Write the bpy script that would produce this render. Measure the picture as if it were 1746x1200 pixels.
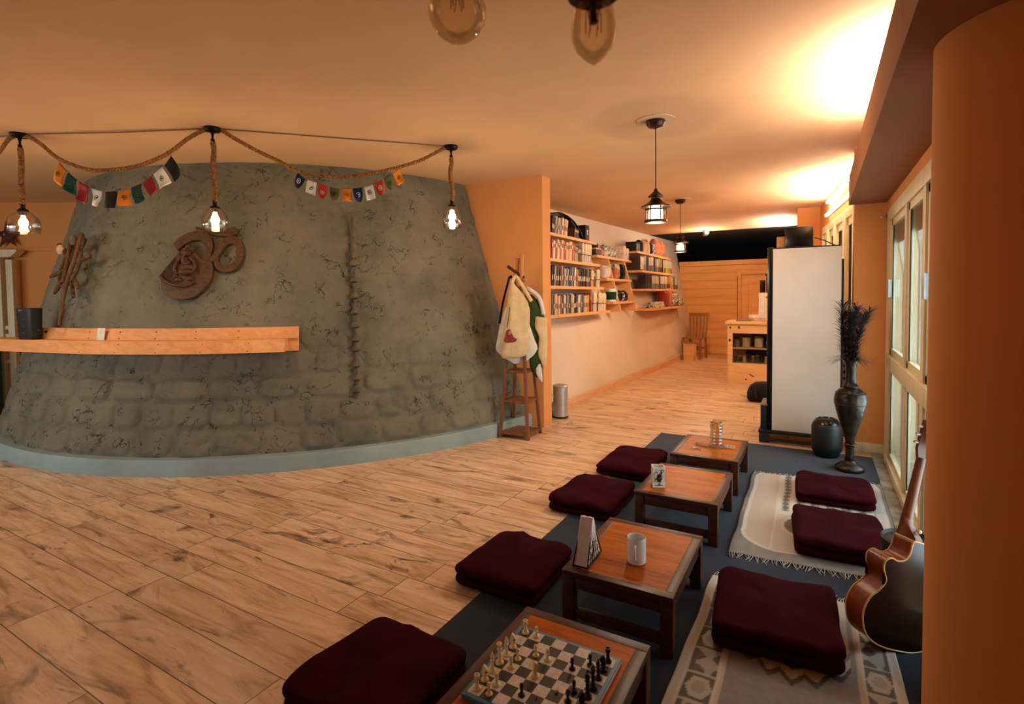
import bpy, bmesh, math, random
import numpy as np
from mathutils import Vector, Matrix, noise
R = random.Random(7)
for o in list(bpy.data.objects): bpy.data.objects.remove(o)
scn = bpy.context.scene
COL = scn.collection
pi = math.pi
rad = math.radians

# ------------------------------------------------------------------ camera
H = 1.4
def cam_axes(yaw, pitch, roll):
    cy, sy = math.cos(yaw), math.sin(yaw)
    f = Vector((-sy, cy, 0)); r = Vector((cy, sy, 0)); u = Vector((0, 0, 1))
    cp, sp = math.cos(pitch), math.sin(pitch)
    f2 = f*cp - u*sp; u2 = u*cp + f*sp
    cr, sr = math.cos(roll), math.sin(roll)
    return r*cr + u2*sr, u2*cr - r*sr, f2
cr_, cu_, cf_ = cam_axes(rad(29.7553), rad(2.16589), rad(-0.61987))
cd = bpy.data.cameras.new('camera'); cam = bpy.data.objects.new('camera', cd); COL.objects.link(cam)
m = Matrix.Identity(4)
for i in range(3):
    m[i][0] = cr_[i]; m[i][1] = cu_[i]; m[i][2] = -cf_[i]
m[2][3] = H
cam.matrix_world = m
cd.sensor_fit = 'HORIZONTAL'; cd.sensor_width = 36.0
cd.lens = 901.3975/1746*36
cd.shift_x = (873-880.904)/1746; cd.shift_y = (539.055-600)/1746
cd.clip_start = .05
cd.dof.use_dof = True; cd.dof.focus_distance = 3.2; cd.dof.aperture_fstop = 4.0
scn.camera = cam

# ------------------------------------------------------------------ world, lights, exposure
w = bpy.data.worlds.new('world'); scn.world = w; w.use_nodes = True
bg = w.node_tree.nodes['Background']
bg.inputs[0].default_value = (.50, .64, .70, 1); bg.inputs[1].default_value = .40
scn.view_settings.view_transform = 'Standard'; scn.view_settings.look = 'None'
scn.view_settings.exposure = 0.12; scn.view_settings.gamma = 1.0
WARM = (1.0, .79, .55); COVE = (1.0, .94, .90); DAY = (.80, .94, 1.0)
def area(name, loc, direction, sx, sy, power, color, spread=180):
    l = bpy.data.lights.new(name, 'AREA'); l.shape = 'RECTANGLE'; l.size = sx; l.size_y = sy
    l.energy = power; l.color = color; l.spread = rad(spread)
    o = bpy.data.objects.new(name, l); COL.objects.link(o); o.location = loc
    o.rotation_euler = Vector(direction).to_track_quat('-Z', 'Y').to_euler(); return o
def point(name, loc, power, color, r=.03):
    l = bpy.data.lights.new(name, 'POINT'); l.energy = power; l.color = color; l.shadow_soft_size = r
    o = bpy.data.objects.new(name, l); COL.objects.link(o); o.location = loc; return o
# daylight through the near window; cool fill added at the unseen rear wall
area('daylight_window', (.66, 3.75, 1.0), (-1, 0, -.15), 3.0, 1.6, 135, DAY)
area('daylight_rear_window', (-6.2, -2.93, 1.3), (.02, 1, -.10), 4.6, 1.7, 40, DAY, 100)
# lamps in the trough of the soffit and along the far window wall
area('cove_lamp', (.37, 3.75, 2.40), (-.25, 0, 1), 1.3, .07, 34, COVE)
area('cove_lamp_far', (.12, 7.35, 2.46), (-.55, 0, .9), 1.9, .1, 46, COVE)
area('cove_lamp_end', (-.55, 10.6, 2.46), (-.5, 0, .9), 1.6, .1, 30, COVE)
# warm fill added out of view, no lamp fixture there
for p, e in (((-6.9, .3, 2.05), 12),):
    point('room_lamp', p, e, WARM, .05)

# ------------------------------------------------------------------ helpers
def lin(c):
    return tuple(((v/255)/12.92 if v/255 <= .04045 else ((v/255+.055)/1.055)**2.4) for v in c) + (1,)
MATS = {}
class NT:
    def __init__(s, name):
        s.m = bpy.data.materials.new(name); s.m.use_nodes = True
        s.t = s.m.node_tree; s.n = s.t.nodes; s.b = s.n['Principled BSDF']
        MATS[name] = s.m
    def new(s, typ, **kw):
        n = s.n.new(typ)
        for k, v in kw.items(): setattr(n, k, v)
        return n
    def link(s, a, b): s.t.links.new(a, b)
    def put(s, sock, v):
        if isinstance(v, bpy.types.NodeSocket): s.link(v, sock)
        else: sock.default_value = v
    def math(s, op, a, b=0.0, c=0.0):
        n = s.new('ShaderNodeMath', operation=op)
        s.put(n.inputs[0], a); s.put(n.inputs[1], b); s.put(n.inputs[2], c); return n.outputs[0]
    def coord(s, kind='Object'): return s.new('ShaderNodeTexCoord').outputs[kind]
    def mapping(s, v, scale=(1, 1, 1), loc=(0, 0, 0), rot=(0, 0, 0)):
        n = s.new('ShaderNodeMapping'); s.link(v, n.inputs[0])
        n.inputs['Location'].default_value = loc; n.inputs['Scale'].default_value = scale; n.inputs['Rotation'].default_value = rot
        return n.outputs[0]
    def noise(s, v, scale=5, detail=3, rough=.5, dist=0):
        n = s.new('ShaderNodeTexNoise'); s.link(v, n.inputs['Vector'])
        n.inputs['Scale'].default_value = scale; n.inputs['Detail'].default_value = detail
        n.inputs['Roughness'].default_value = rough; n.inputs['Distortion'].default_value = dist
        return n.outputs[0]
    def ramp(s, v, stops):
        n = s.new('ShaderNodeValToRGB'); s.link(v, n.inputs[0]); e = n.color_ramp.elements
        while len(e) < len(stops): e.new(.5)
        for k, (p, c) in zip(e, stops):
            k.position = p; k.color = c if len(c) == 4 else lin(c)
        return n.outputs[0]
    def mix(s, f, a, b, blend='MIX'):
        n = s.new('ShaderNodeMix', data_type='RGBA', blend_type=blend)
        s.put(n.inputs[0], f); s.put(n.inputs[6], a); s.put(n.inputs[7], b); return n.outputs[2]
    def bump(s, h, strength=.3, dist=.01):
        n = s.new('ShaderNodeBump'); s.link(h, n.inputs['Height'])
        n.inputs['Strength'].default_value = strength; n.inputs['Distance'].default_value = dist
        s.link(n.outputs[0], s.b.inputs['Normal'])
    def base(s, c): s.put(s.b.inputs['Base Color'], c if isinstance(c, bpy.types.NodeSocket) or len(c) == 4 else lin(c))
    def set(s, rough=.6, metal=0, spec=None, **kw):
        s.b.inputs['Roughness'].default_value = rough; s.b.inputs['Metallic'].default_value = metal
        if spec is not None: s.b.inputs['Specular IOR Level'].default_value = spec
        return s
def plain(name, c, rough=.6, metal=0, var=.12, scale=20, bump=0, bscale=60, spec=None):
    n = NT(name).set(rough, metal, spec); co = n.coord()
    f = n.noise(co, scale, 4)
    c0 = tuple(int(max(0, v*(1-var))) for v in c); c1 = tuple(int(min(255, v*(1+var*.6))) for v in c)
    n.base(n.ramp(f, [(.3, c0), (.7, c1)]))
    if bump: n.bump(n.noise(co, bscale, 4), bump, .004)
    return n.m
def wood(name, c0, c1, c2, axis=0, scale=1.0, rough=.5, stretch=14, knots=0, spec=.35):
    n = NT(name).set(rough, 0, spec); co = n.coord()
    sc = [stretch*scale]*3; sc[axis] = 1.0*scale
    v = n.mapping(co, tuple(sc))
    f = n.noise(v, 2.2, 5, .6, .6); g = n.noise(n.mapping(co, tuple(x*4 for x in sc)), 3, 3)
    f2 = n.math('ADD', n.math('MULTIPLY', f, .75), n.math('MULTIPLY', g, .25))
    col = n.ramp(f2, [(.32, c0), (.5, c1), (.68, c2)])
    if knots:
        vo = n.new('ShaderNodeTexVoronoi'); s2 = [5.0*scale]*3; s2[axis] = 2.2*scale
        n.link(n.mapping(co, tuple(s2)), vo.inputs['Vector']); vo.inputs['Scale'].default_value = 1
        k = n.math('LESS_THAN', vo.outputs['Distance'], knots)
        col = n.mix(k, col, lin(tuple(int(x*.45) for x in c0)))
    n.base(col); n.bump(g, .08, .003); return n.m
def emit(name, c, strength):
    n = NT(name); n.base((0, 0, 0, 1)); n.b.inputs['Emission Color'].default_value = (*c, 1); n.b.inputs['Emission Strength'].default_value = strength
    return n.m
def glass(name, tint=(1, 1, 1), gl=.16, rough=.02, fk=.45):
    n = NT(name); t = n.new('ShaderNodeBsdfTransparent'); t.inputs[0].default_value = (*tint, 1)
    g = n.new('ShaderNodeBsdfGlossy'); g.inputs['Roughness'].default_value = rough
    fr = n.new('ShaderNodeFresnel'); fr.inputs[0].default_value = 1.5
    mx = n.new('ShaderNodeMixShader'); n.link(n.math('ADD', n.math('MULTIPLY', fr.outputs[0], fk), gl*.12), mx.inputs[0])
    n.link(t.outputs[0], mx.inputs[1]); n.link(g.outputs[0], mx.inputs[2])
    n.link(mx.outputs[0], n.n['Material Output'].inputs[0]); n.n.remove(n.b); return n.m

class MB:
    """collects shapes into one mesh"""
    def __init__(s): s.v = []; s.f = []; s.mi = []; s.cur = 0
    def add(s, vs, fs):
        o = len(s.v); s.v += [tuple(x) for x in vs]; s.f += [tuple(i+o for i in f) for f in fs]; s.mi += [s.cur]*len(fs); return s
    def box(s, x0, x1, y0, y1, z0, z1, bev=0, M=None):
        if bev:
            b = bmesh.new(); bmesh.ops.create_cube(b, size=1)
            for v in b.verts: v.co = Vector(((x0+x1)/2+v.co.x*(x1-x0), (y0+y1)/2+v.co.y*(y1-y0), (z0+z1)/2+v.co.z*(z1-z0)))
            bmesh.ops.bevel(b, geom=list(b.edges), offset=bev, segments=2, profile=.6, affect='EDGES')
            b.verts.index_update(); vs = [v.co.copy() for v in b.verts]; fs = [[v.index for v in f.verts] for f in b.faces]; b.free()
        else:
            vs = [Vector(p) for p in ((x0,y0,z0),(x1,y0,z0),(x1,y1,z0),(x0,y1,z0),(x0,y0,z1),(x1,y0,z1),(x1,y1,z1),(x0,y1,z1))]
            fs = [(0,3,2,1),(4,5,6,7),(0,1,5,4),(1,2,6,5),(2,3,7,6),(3,0,4,7)]
        if M is not None: vs = [M @ v for v in vs]
        return s.add(vs, fs)
    def loft(s, rings, cap0=True, cap1=True, closed=True):
        n = len(rings[0]); vs = [p for r in rings for p in r]; fs = []
        for i in range(len(rings)-1):
            for j in range(n if closed else n-1):
                k = (j+1) % n; fs.append((i*n+j, i*n+k, (i+1)*n+k, (i+1)*n+j))
        if cap0: fs.append(tuple(range(n-1, -1, -1)))
        if cap1: fs.append(tuple((len(rings)-1)*n+j for j in range(n)))
        return s.add(vs, fs)
    def lathe(s, prof, c=(0, 0, 0), n=24, cap=True, M=None):
        rings = [[Vector((r*math.cos(2*pi*j/n), r*math.sin(2*pi*j/n), z)) for j in range(n)] for r, z in prof]
        if M is not None: rings = [[M @ p for p in r] for r in rings]
        else: rings = [[p+Vector(c) for p in r] for r in rings]
        return s.loft(rings, cap, cap)
    def tube(s, pts, r, n=8, r2=None):
        pts = [Vector(p) for p in pts]; rings = []; up = None
        for i, p in enumerate(pts):
            t = (pts[min(i+1, len(pts)-1)]-pts[max(i-1, 0)]).normalized()
            if up is None: up = t.orthogonal().normalized()
            up = (up - t*up.dot(t)).normalized(); b = t.cross(up)
            k = i/max(1, len(pts)-1); rr = r[i] if isinstance(r, (list, tuple)) else (r if r2 is None else r+(r2-r)*k)
            rings.append([p+(up*math.cos(2*pi*j/n)+b*math.sin(2*pi*j/n))*rr for j in range(n)])
        return s.loft(rings)
    def prism(s, poly, M, d):
        """poly: 2d outline; extruded by d along local z, placed by M"""
        n = len(poly); vs = [M @ Vector((x, y, 0)) for x, y in poly]+[M @ Vector((x, y, d)) for x, y in poly]
        b = bmesh.new(); bv = [b.verts.new(p) for p in vs[:n]]
        f = b.faces.new(bv); tri = bmesh.ops.triangulate(b, faces=[f])['faces']; b.verts.index_update()
        tris = [[v.index for v in q.verts] for q in b.faces]; b.free()
        fs = [tuple(reversed(t)) for t in tris]+[tuple(i+n for i in t) for t in tris]+[(j, (j+1) % n, n+(j+1) % n, n+j) for j in range(n)]
        return s.add(vs, fs)
    def pillow(s, poly, M, th, steps=6, lump=0, seed=0):
        c = Vector((sum(p[0] for p in poly)/len(poly), sum(p[1] for p in poly)/len(poly)))
        P = [Vector(p) for p in poly]; rings = []
        ks = [math.sin(pi/2*i/steps) for i in range(steps+1)]
        def ring(k, sgn):
            out = []
            for p in P:
                q = c+(p-c)*k; z = sgn*th/2*math.sqrt(max(0, 1-k*k))**.8
                if lump: z += lump*noise.noise(Vector((q.x*9+seed, q.y*4, seed)))*(1-k**4)
                out.append(M @ Vector((q.x, q.y, z)))
            return out
        for k in ks[1:]: rings.append(ring(k, 1))
        for k in reversed(ks[1:-1]): rings.append(ring(k, -1))
        return s.loft(rings)
    def ball(s, c, r, n=12, m=8, M=None):
        r = r if isinstance(r, (tuple, list)) else (r, r, r)
        rings = []
        for i in range(1, m):
            a = -pi/2+pi*i/m
            rings.append([Vector((c[0]+r[0]*math.cos(a)*math.cos(2*pi*j/n), c[1]+r[1]*math.cos(a)*math.sin(2*pi*j/n), c[2]+r[2]*math.sin(a))) for j in range(n)])
        if M is not None: rings = [[M @ p for p in q] for q in rings]
        return s.loft(rings)
    def mesh(s, name, mats, smooth=True, ang=35):
        me = bpy.data.meshes.new(name); me.from_pydata(s.v, [], s.f); me.validate()
        for mt in (mats if isinstance(mats, (list, tuple)) else [mats]): me.materials.append(MATS[mt] if isinstance(mt, str) else mt)
        if len(me.polygons) == len(s.mi): me.polygons.foreach_set('material_index', s.mi)
        b = bmesh.new(); b.from_mesh(me); bmesh.ops.recalc_face_normals(b, faces=b.faces); b.to_mesh(me); b.free()
        if smooth:
            me.polygons.foreach_set('use_smooth', [True]*len(me.polygons)); me.set_sharp_from_angle(angle=rad(ang))
        return me
    def build(s, name, mats, parent=None, loc=None, smooth=True, ang=35, label=None):
        o = bpy.data.objects.new(name, s.mesh(name, mats, smooth, ang)); COL.objects.link(o)
        if parent: o.parent = parent
        if loc: o.location = loc
        if label: o['label'] = label
        return o
def tag(o, label, cat, group=None, kind=None):
    o['label'] = label; o['category'] = cat
    if group: o['group'] = group
    if kind: o['kind'] = kind
    return o
def thing(name, label, cat, loc=(0, 0, 0), rz=0, group=None):
    o = bpy.data.objects.new(name, None); COL.objects.link(o); o.empty_display_size = .05
    o.location = loc; o.rotation_euler = (0, 0, rz); return tag(o, label, cat, group)
def struct(o, label=None, cat=None):
    o['kind'] = 'structure'
    o['label'] = label or o.name.replace('_', ' '); o['category'] = cat or o.name.split('_')[0]
    return o
def dup(root, loc=None, rz=None, label=None, group=None):
    r = root.copy(); COL.objects.link(r)
    if loc is not None: r.location = loc
    if rz is not None: r.rotation_euler = (0, 0, rz)
    if label: r['label'] = label
    if group: r['group'] = group
    for ch in list(root.children):
        c = ch.copy(); COL.objects.link(c); c.parent = r
        for g in list(ch.children):
            d = g.copy(); COL.objects.link(d); d.parent = c
    return r
def frame(o, x, y):
    """matrix with local x, y axes and origin"""
    x = Vector(x).normalized(); y = Vector(y); y = (y-x*y.dot(x)).normalized(); z = x.cross(y)
    M = Matrix.Identity(4)
    for i in range(3): M[i][0] = x[i]; M[i][1] = y[i]; M[i][2] = z[i]; M[i][3] = o[i]
    return M
def smoothpts(pts, n=6):
    pts = [Vector(p) for p in pts]; out = []
    for i in range(len(pts)-1):
        p0 = pts[max(i-1, 0)]; p1 = pts[i]; p2 = pts[i+1]; p3 = pts[min(i+2, len(pts)-1)]
        for k in range(n):
            t = k/n
            out.append(.5*((2*p1)+(p2-p0)*t+(2*p0-5*p1+4*p2-p3)*t*t+(3*p1-p0-3*p2+p3)*t**3))
    return out+[pts[-1]]
def smooth2(poly, n=4):
    P = [Vector((x, y)) for x, y in poly]; out = []; L = len(P)
    for i in range(L):
        p0, p1, p2, p3 = P[i-1], P[i], P[(i+1) % L], P[(i+2) % L]
        for k in range(n):
            t = k/n; q = .5*((2*p1)+(p2-p0)*t+(2*p0-5*p1+4*p2-p3)*t*t+(3*p1-p0-3*p2+p3)*t**3); out.append((q.x, q.y))
    return out
def rrect(x0, x1, y0, y1, r, n=5):
    out = []
    for cx, cy, a in ((x1-r, y0+r, -pi/2), (x1-r, y1-r, 0), (x0+r, y1-r, pi/2), (x0+r, y0+r, pi)):
        for k in range(n+1):
            b = a+pi/2*k/n; out.append((cx+r*math.cos(b), cy+r*math.sin(b)))
    return out
def densify(poly, d):
    out = []
    for i in range(len(poly)):
        a, b = Vector(poly[i]), Vector(poly[(i+1) % len(poly)]); n = max(1, int((b-a).length/d))
        out += [tuple(a+(b-a)*k/n) for k in range(n)]
    return out

# ------------------------------------------------------------------ materials
def paint(name, c, var=.05):
    n = NT(name).set(.85, spec=.25); co = n.coord('Object')
    f = n.noise(co, 1.3, 4)
    n.base(n.ramp(f, [(.3, tuple(int(v*(1-var)) for v in c)), (.7, c)])); n.bump(n.noise(co, 90, 3), .06, .002); return n.m
paint('ceiling_paint', (232, 186, 136)); paint('orange_paint', (222, 150, 86)); paint('plate_paint', (228, 192, 150)); paint('cream_paint', (226, 208, 184))
paint('loft_paint', (22, 18, 16)); paint('soffit_paint', (156, 106, 72)); paint('loft_fade_paint', (110, 80, 58))  # loft colours carry the darkness of the unlit space over the partition
plain('teal_band', (142, 158, 152), .7, var=.08, scale=3)
# floor: staggered wood-look planks running across the room
def floor_mat():
    n = NT('floor_planks').set(.34, spec=.45); co = n.coord(); sp = n.new('ShaderNodeSeparateXYZ'); n.link(co, sp.inputs[0])
    x, y = sp.outputs[0], sp.outputs[1]
    v = n.math('DIVIDE', n.math('SUBTRACT', y, .830), .1912); row = n.math('FLOOR', v); fv = n.math('SUBTRACT', v, row)
    wn0 = n.new('ShaderNodeTexWhiteNoise', noise_dimensions='1D'); n.link(n.math('FLOOR', n.math('DIVIDE', row, 4)), wn0.inputs['W'])
    off = n.math('ADD', n.math('MULTIPLY', row, .083), n.math('MULTIPLY', wn0.outputs[0], .9))
    u = n.math('DIVIDE', n.math('SUBTRACT', n.math('ADD', x, 22.0), off), 1.23); col = n.math('FLOOR', u); fu = n.math('SUBTRACT', u, col)
    cb = n.new('ShaderNodeCombineXYZ'); n.link(row, cb.inputs[0]); n.link(col, cb.inputs[1])
    wn = n.new('ShaderNodeTexWhiteNoise', noise_dimensions='3D'); n.link(cb.outputs[0], wn.inputs['Vector'])
    idv = wn.outputs[0]
    c2 = n.new('ShaderNodeCombineXYZ'); n.link(n.math('MULTIPLY', x, 1.0), c2.inputs[0]); n.link(n.math('MULTIPLY', y, 7.0), c2.inputs[1]); n.link(n.math('MULTIPLY', idv, 37.0), c2.inputs[2])
    g1 = n.noise(c2.outputs[0], 2.0, 6, .62, .9)
    g2 = n.noise(n.mapping(c2.outputs[0], (3, 6, 1)), 4, 4, .6, .4)
    g3 = n.noise(n.mapping(c2.outputs[0], (1.5, .55, 1), (3.3, 1.7, 0)), 1.15, 4, .6, 1.6)
    c = n.ramp(g1, [(.30, (166, 127, 93)), (.46, (218, 178, 140)), (.62, (236, 203, 166))])
    c = n.mix(n.math('MULTIPLY', n.math('SUBTRACT', g2, .4), .5), c, lin((140, 92, 56)))
    k = n.ramp(g3, [(.57, (0, 0, 0, 1)), (.70, (1, 1, 1, 1))])
    c = n.mix(n.math('MULTIPLY', k, .85), c, lin((92, 62, 40)))
    g4 = n.noise(n.mapping(c2.outputs[0], (1.7, .8, 1), (9.3, 4.7, 2)), 1.3, 5, .65, 2.2)
    kk = n.ramp(g4, [(.63, (0, 0, 0, 1)), (.70, (1, 1, 1, 1))]); c = n.mix(n.math('MULTIPLY', kk, .8), c, lin((58, 38, 25)))
    br = n.math('ADD', .88, n.math('MULTIPLY', idv, .24))
    c = n.mix(1.0, c, n.ramp(br, [(0, (0, 0, 0, 1)), (1, (1, 1, 1, 1))]), 'MULTIPLY')
    e1 = n.math('LESS_THAN', n.math('MINIMUM', fv, n.math('SUBTRACT', 1.0, fv)), .011)
    e2 = n.math('LESS_THAN', n.math('MINIMUM', fu, n.math('SUBTRACT', 1.0, fu)), .0018)
    e = n.math('MAXIMUM', e1, e2)
    c = n.mix(n.math('MULTIPLY', e, .92), c, lin((50, 36, 25))); n.base(c)
    n.bump(n.math('SUBTRACT', n.math('MULTIPLY', g2, .25), e), .25, .004)
floor_mat()
def plaster():
    n = NT('grey_plaster').set(.82, spec=.3); co = n.coord()
    f = n.noise(co, 2.2, 6, .6); c = n.ramp(f, [(.3, (96, 92, 76)), (.5, (115, 108, 88)), (.72, (128, 118, 95))])
    dn = n.new('ShaderNodeTexNoise'); n.link(co, dn.inputs['Vector']); dn.inputs['Scale'].default_value = 4.5; dn.inputs['Detail'].default_value = 6
    va = n.new('ShaderNodeVectorMath', operation='MULTIPLY_ADD'); n.link(dn.outputs[1], va.inputs[0]); va.inputs[1].default_value = (.6, .6, .6); n.link(co, va.inputs[2])
    cr = None
    for sc_, wd, lo, of, ns in ((3.6, .016, .545, 4, 6.5), (8.5, .036, .555, 21, 4.6)):
        vo = n.new('ShaderNodeTexVoronoi', feature='DISTANCE_TO_EDGE')
        n.link(va.outputs[0], vo.inputs['Vector']); vo.inputs['Scale'].default_value = sc_
        line = n.ramp(vo.outputs['Distance'], [(.0, (1, 1, 1, 1)), (wd, (0, 0, 0, 1))])
        mask = n.ramp(n.noise(n.mapping(co, (1, 1, 1.2), (of, 2, 7)), ns, 5, .65), [(lo, (0, 0, 0, 1)), (lo+.07, (1, 1, 1, 1))])
        q = n.math('MULTIPLY', line, mask); cr = q if cr is None else n.math('MAXIMUM', cr, q)
    c = n.mix(n.math('MULTIPLY', cr, .85), c, lin((36, 30, 23))); n.base(c)
    h = n.math('SUBTRACT', n.math('ADD', n.math('MULTIPLY', n.noise(co, 11, 7, .65), .7), n.math('MULTIPLY', n.noise(co, 60, 3), .12)), n.math('MULTIPLY', cr, .8))
    n.bump(h, .8, .025)
plaster()
wood('shelf_pine', (216, 150, 92), (232, 170, 110), (240, 184, 126), 1, 1.0, .5, 16)
wood('ledge_pine', (214, 140, 84), (230, 158, 98), (238, 172, 112), 0, .8, .45, 10, .05)
wood('partition_pine', (232, 164, 92), (240, 178, 106), (246, 188, 118), 0, .8, .5, 12, .035)
wood('counter_pine', (220, 168, 112), (232, 184, 128), (240, 196, 142), 0, 1, .5, 12, .03)
wood('dark_wood', (44, 22, 12), (66, 33, 18), (88, 46, 25), 0, 2, .38, 9)
wood('dark_wood_y', (44, 22, 12), (66, 33, 18), (88, 46, 25), 1, 2, .38, 9)
wood('table_panel', (136, 66, 16), (170, 90, 24), (190, 108, 34), 0, 1.6, .38, 9, 0, .08)
wood('rack_wood', (92, 52, 28), (122, 70, 38), (140, 84, 48), 2, 2, .5, 9)
wood('bamboo', (150, 88, 40), (186, 114, 56), (206, 134, 72), 2, 2, .45, 8)
wood('driftwood', (56, 34, 20), (92, 58, 34), (122, 84, 52), 2, 2, .7, 9)
wood('om_wood', (54, 33, 18), (82, 52, 29), (104, 68, 40), 0, 2.5, .55, 6)
wood('chair_wood', (120, 84, 48), (156, 112, 66), (180, 134, 84), 2, 2, .5, 9)
wood('frame_cream', (206, 192, 158), (220, 207, 172), (228, 215, 182), 2, 1, .45, 12)
wood('guitar_side', (96, 40, 16), (128, 56, 22), (150, 70, 30), 2, 2, .34, 12)
wood('guitar_neck', (84, 40, 20), (108, 54, 28), (126, 66, 36), 2, 2, .3, 12)
plain('guitar_back', (26, 14, 9), .25, scale=5); plain('binding', (226, 180, 110), .35)
def cloth(name, c, sc=1.0, rough=.92, w=.18):
    n = NT(name).set(rough, spec=.2); co = n.coord(); f = n.noise(co, 6*sc, 4)
    n.base(n.ramp(f, [(.3, tuple(int(v*(1-w)) for v in c)), (.7, c)]))
    n.bump(n.math('ADD', n.math('MULTIPLY', n.noise(co, 420*sc, 2), .3), n.noise(co, 9*sc, 3)), .22, .006)
    n.b.inputs['Sheen Weight'].default_value = .12; return n.m
cloth('maroon_cloth', (54, 4, 16)); MATS['maroon_cloth'].node_tree.nodes['Principled BSDF'].inputs['Sheen Weight'].default_value = 0; MATS['maroon_cloth'].node_tree.nodes['Principled BSDF'].inputs['Specular IOR Level'].default_value = .06; cloth('mat_blue', (34, 42, 60), 1, .95, .12); cloth('cream_cloth', (220, 186, 136), 2, w=.1); cloth('green_cloth', (66, 76, 32), 2)
cloth('dark_cloth', (28, 22, 20), 2); cloth('white_cloth', (226, 214, 196), 2, w=.08); cloth('pink_cloth', (214, 130, 96), 3); cloth('red_cloth', (150, 44, 34), 2); cloth('fringe_thread', (196, 186, 166), 2)
plain('black_matte', (18, 17, 17), .55); plain('black_gloss', (14, 14, 15), .22); plain('black_metal', (30, 24, 20), .38, .7); plain('white_panel', (226, 214, 200), .5, var=.03, scale=3)
plain('white_ceramic', (232, 230, 224), .25, var=.04); plain('steel', (190, 186, 180), .38, .6, .06); plain('grey_plastic', (120, 116, 110), .4)
plain('bronze_dark', (70, 48, 34), .35, .75, .3, 12, .3, 30); plain('vase_metal', (46, 37, 30), .3, .6, .5, 14, .8, 34); plain('feather', (26, 20, 20), .6, var=.4)
plain('rust', (92, 46, 28), .7, .2, .3); plain('rope_fibre', (150, 98, 44), .9, var=.35, scale=60, bump=.6, bscale=140); plain('cable', (150, 110, 78), .8)
plain('clay_grey', (104, 88, 66), .85, var=.25, scale=18, bump=.4, bscale=30); plain('clay_dark', (60, 46, 32), .9)
plain('ivory', (246, 226, 170), .4, var=.06); plain('ebony', (20, 18, 18), .3); plain('board_black', (30, 27, 26), .5, var=.3, scale=60); plain('board_white', (206, 200, 196), .5, var=.1, scale=60)
plain('board_blue', (66, 124, 156), .5); plain('bead_yellow', (236, 186, 60), .4); plain('bead_orange', (190, 110, 60), .5)
plain('paper', (228, 218, 204), .8, var=.06); plain('paper_pink', (214, 176, 160), .8); plain('stone_sill', (142, 136, 120), .7, var=.3, scale=9, bump=.2)
plain('ink', (24, 20, 20), .7); plain('red_ink', (128, 34, 30), .7)
for k, c in dict(orange=(226, 128, 34), green=(24, 62, 48), red=(150, 32, 34), white=(226, 214, 190), black=(38, 34, 32), navy=(22, 34, 62), scarlet=(190, 60, 34), olive=(96, 92, 34)).items(): cloth('flag_'+k, c, 3, w=.08)
BOOKC = dict(black=(26, 23, 24), dark=(58, 44, 38), brown=(104, 62, 36), cream=(224, 200, 160), white=(230, 216, 194), grey=(128, 120, 108), orange=(214, 122, 66), red=(172, 64, 46), pink=(220, 150, 118), green=(70, 96, 48), blue=(46, 58, 84), yellow=(214, 164, 70), slate=(84, 86, 84))
for k, c in BOOKC.items(): plain('book_'+k, c, .55, var=.12, scale=14)
plain('book_pages', (222, 206, 176), .8)
n_ = NT('book_floral').set(.6); n_.base(n_.ramp(n_.noise(n_.coord(), 34, 3), [(.35, (36, 30, 26)), (.48, (196, 172, 130)), (.56, (206, 186, 150)), (.66, (150, 52, 40))]))
n_ = NT('leaf_print').set(.7); n_.base(n_.ramp(n_.noise(n_.coord(), 30, 3), [(.4, (44, 80, 40)), (.5, (220, 212, 186)), (.6, (224, 216, 192)), (.7, (40, 36, 34))]))
n_ = NT('bag_print').set(.7); n_.base(n_.ramp(n_.noise(n_.coord(), 26, 2), [(.44, (20, 20, 26)), (.5, (226, 214, 200)), (.6, (226, 214, 200)), (.64, (30, 28, 34))]))
n_ = NT('toile_print').set(.4); n_.base(n_.ramp(n_.noise(n_.coord(), 46, 4, .6, 1.2), [(.46, (48, 34, 32)), (.52, (222, 214, 204))]))
emit('bulb_glow', (1.0, .60, .26), 60); emit('lantern_glow', (1.0, .86, .66), 14); emit('lantern_glow_warm', (1.0, .74, .42), 9); emit('tube_glow', (1.0, .86, .64), 22); emit('filament', (1.0, .5, .2), 1.5)
glass('clear_glass', (.98, .96, .92), .22); glass('window_glass', (.86, .90, .90), .2, .02, .8); glass('amber_glass', (.93, .84, .70), .3); glass('lantern_glass', (1.0, .93, .80), .12); glass('display_glass', (.92, .92, .9), .12)
n_ = NT('cut_glass').set(.08); n_.base((.95, .86, .74, 1)); n_.b.inputs['Transmission Weight'].default_value = .75; n_.bump(n_.noise(n_.coord(), 55, 2), .6, .01)
glass('crystal', (.90, .80, .66), .6, .05)

# ------------------------------------------------------------------ setting
CE = 2.67
def quadstrip(name, P, Q, mat, **k):
    return MB().loft([P, Q], False, False, False).build(name, mat, smooth=False, **k)
struct(MB().box(-13, 1.3, -4.0, 17, -.06, 0).build('floor', 'floor_planks', smooth=False), 'wood-look plank tile floor', 'floor')
struct(MB().box(-13, 1.3, -4.0, 11.25, CE, CE+.08).build('ceiling', 'ceiling_paint', smooth=False), 'warm painted ceiling', 'ceiling')
struct(MB().box(-13, 1.3, 11.25, 17, CE, CE+.08).build('ceiling_far', 'loft_paint', smooth=False), 'ceiling above the wooden partition, its shade put into the colour', 'ceiling')  # far stretch of the ceiling, coloured near-black for its shade
struct(MB().box(-13, 1.3, 16.9, 17, 0, CE).build('wall_loft', 'loft_paint', smooth=False), 'wall behind the loft, its shade put into the colour', 'wall')
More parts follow.
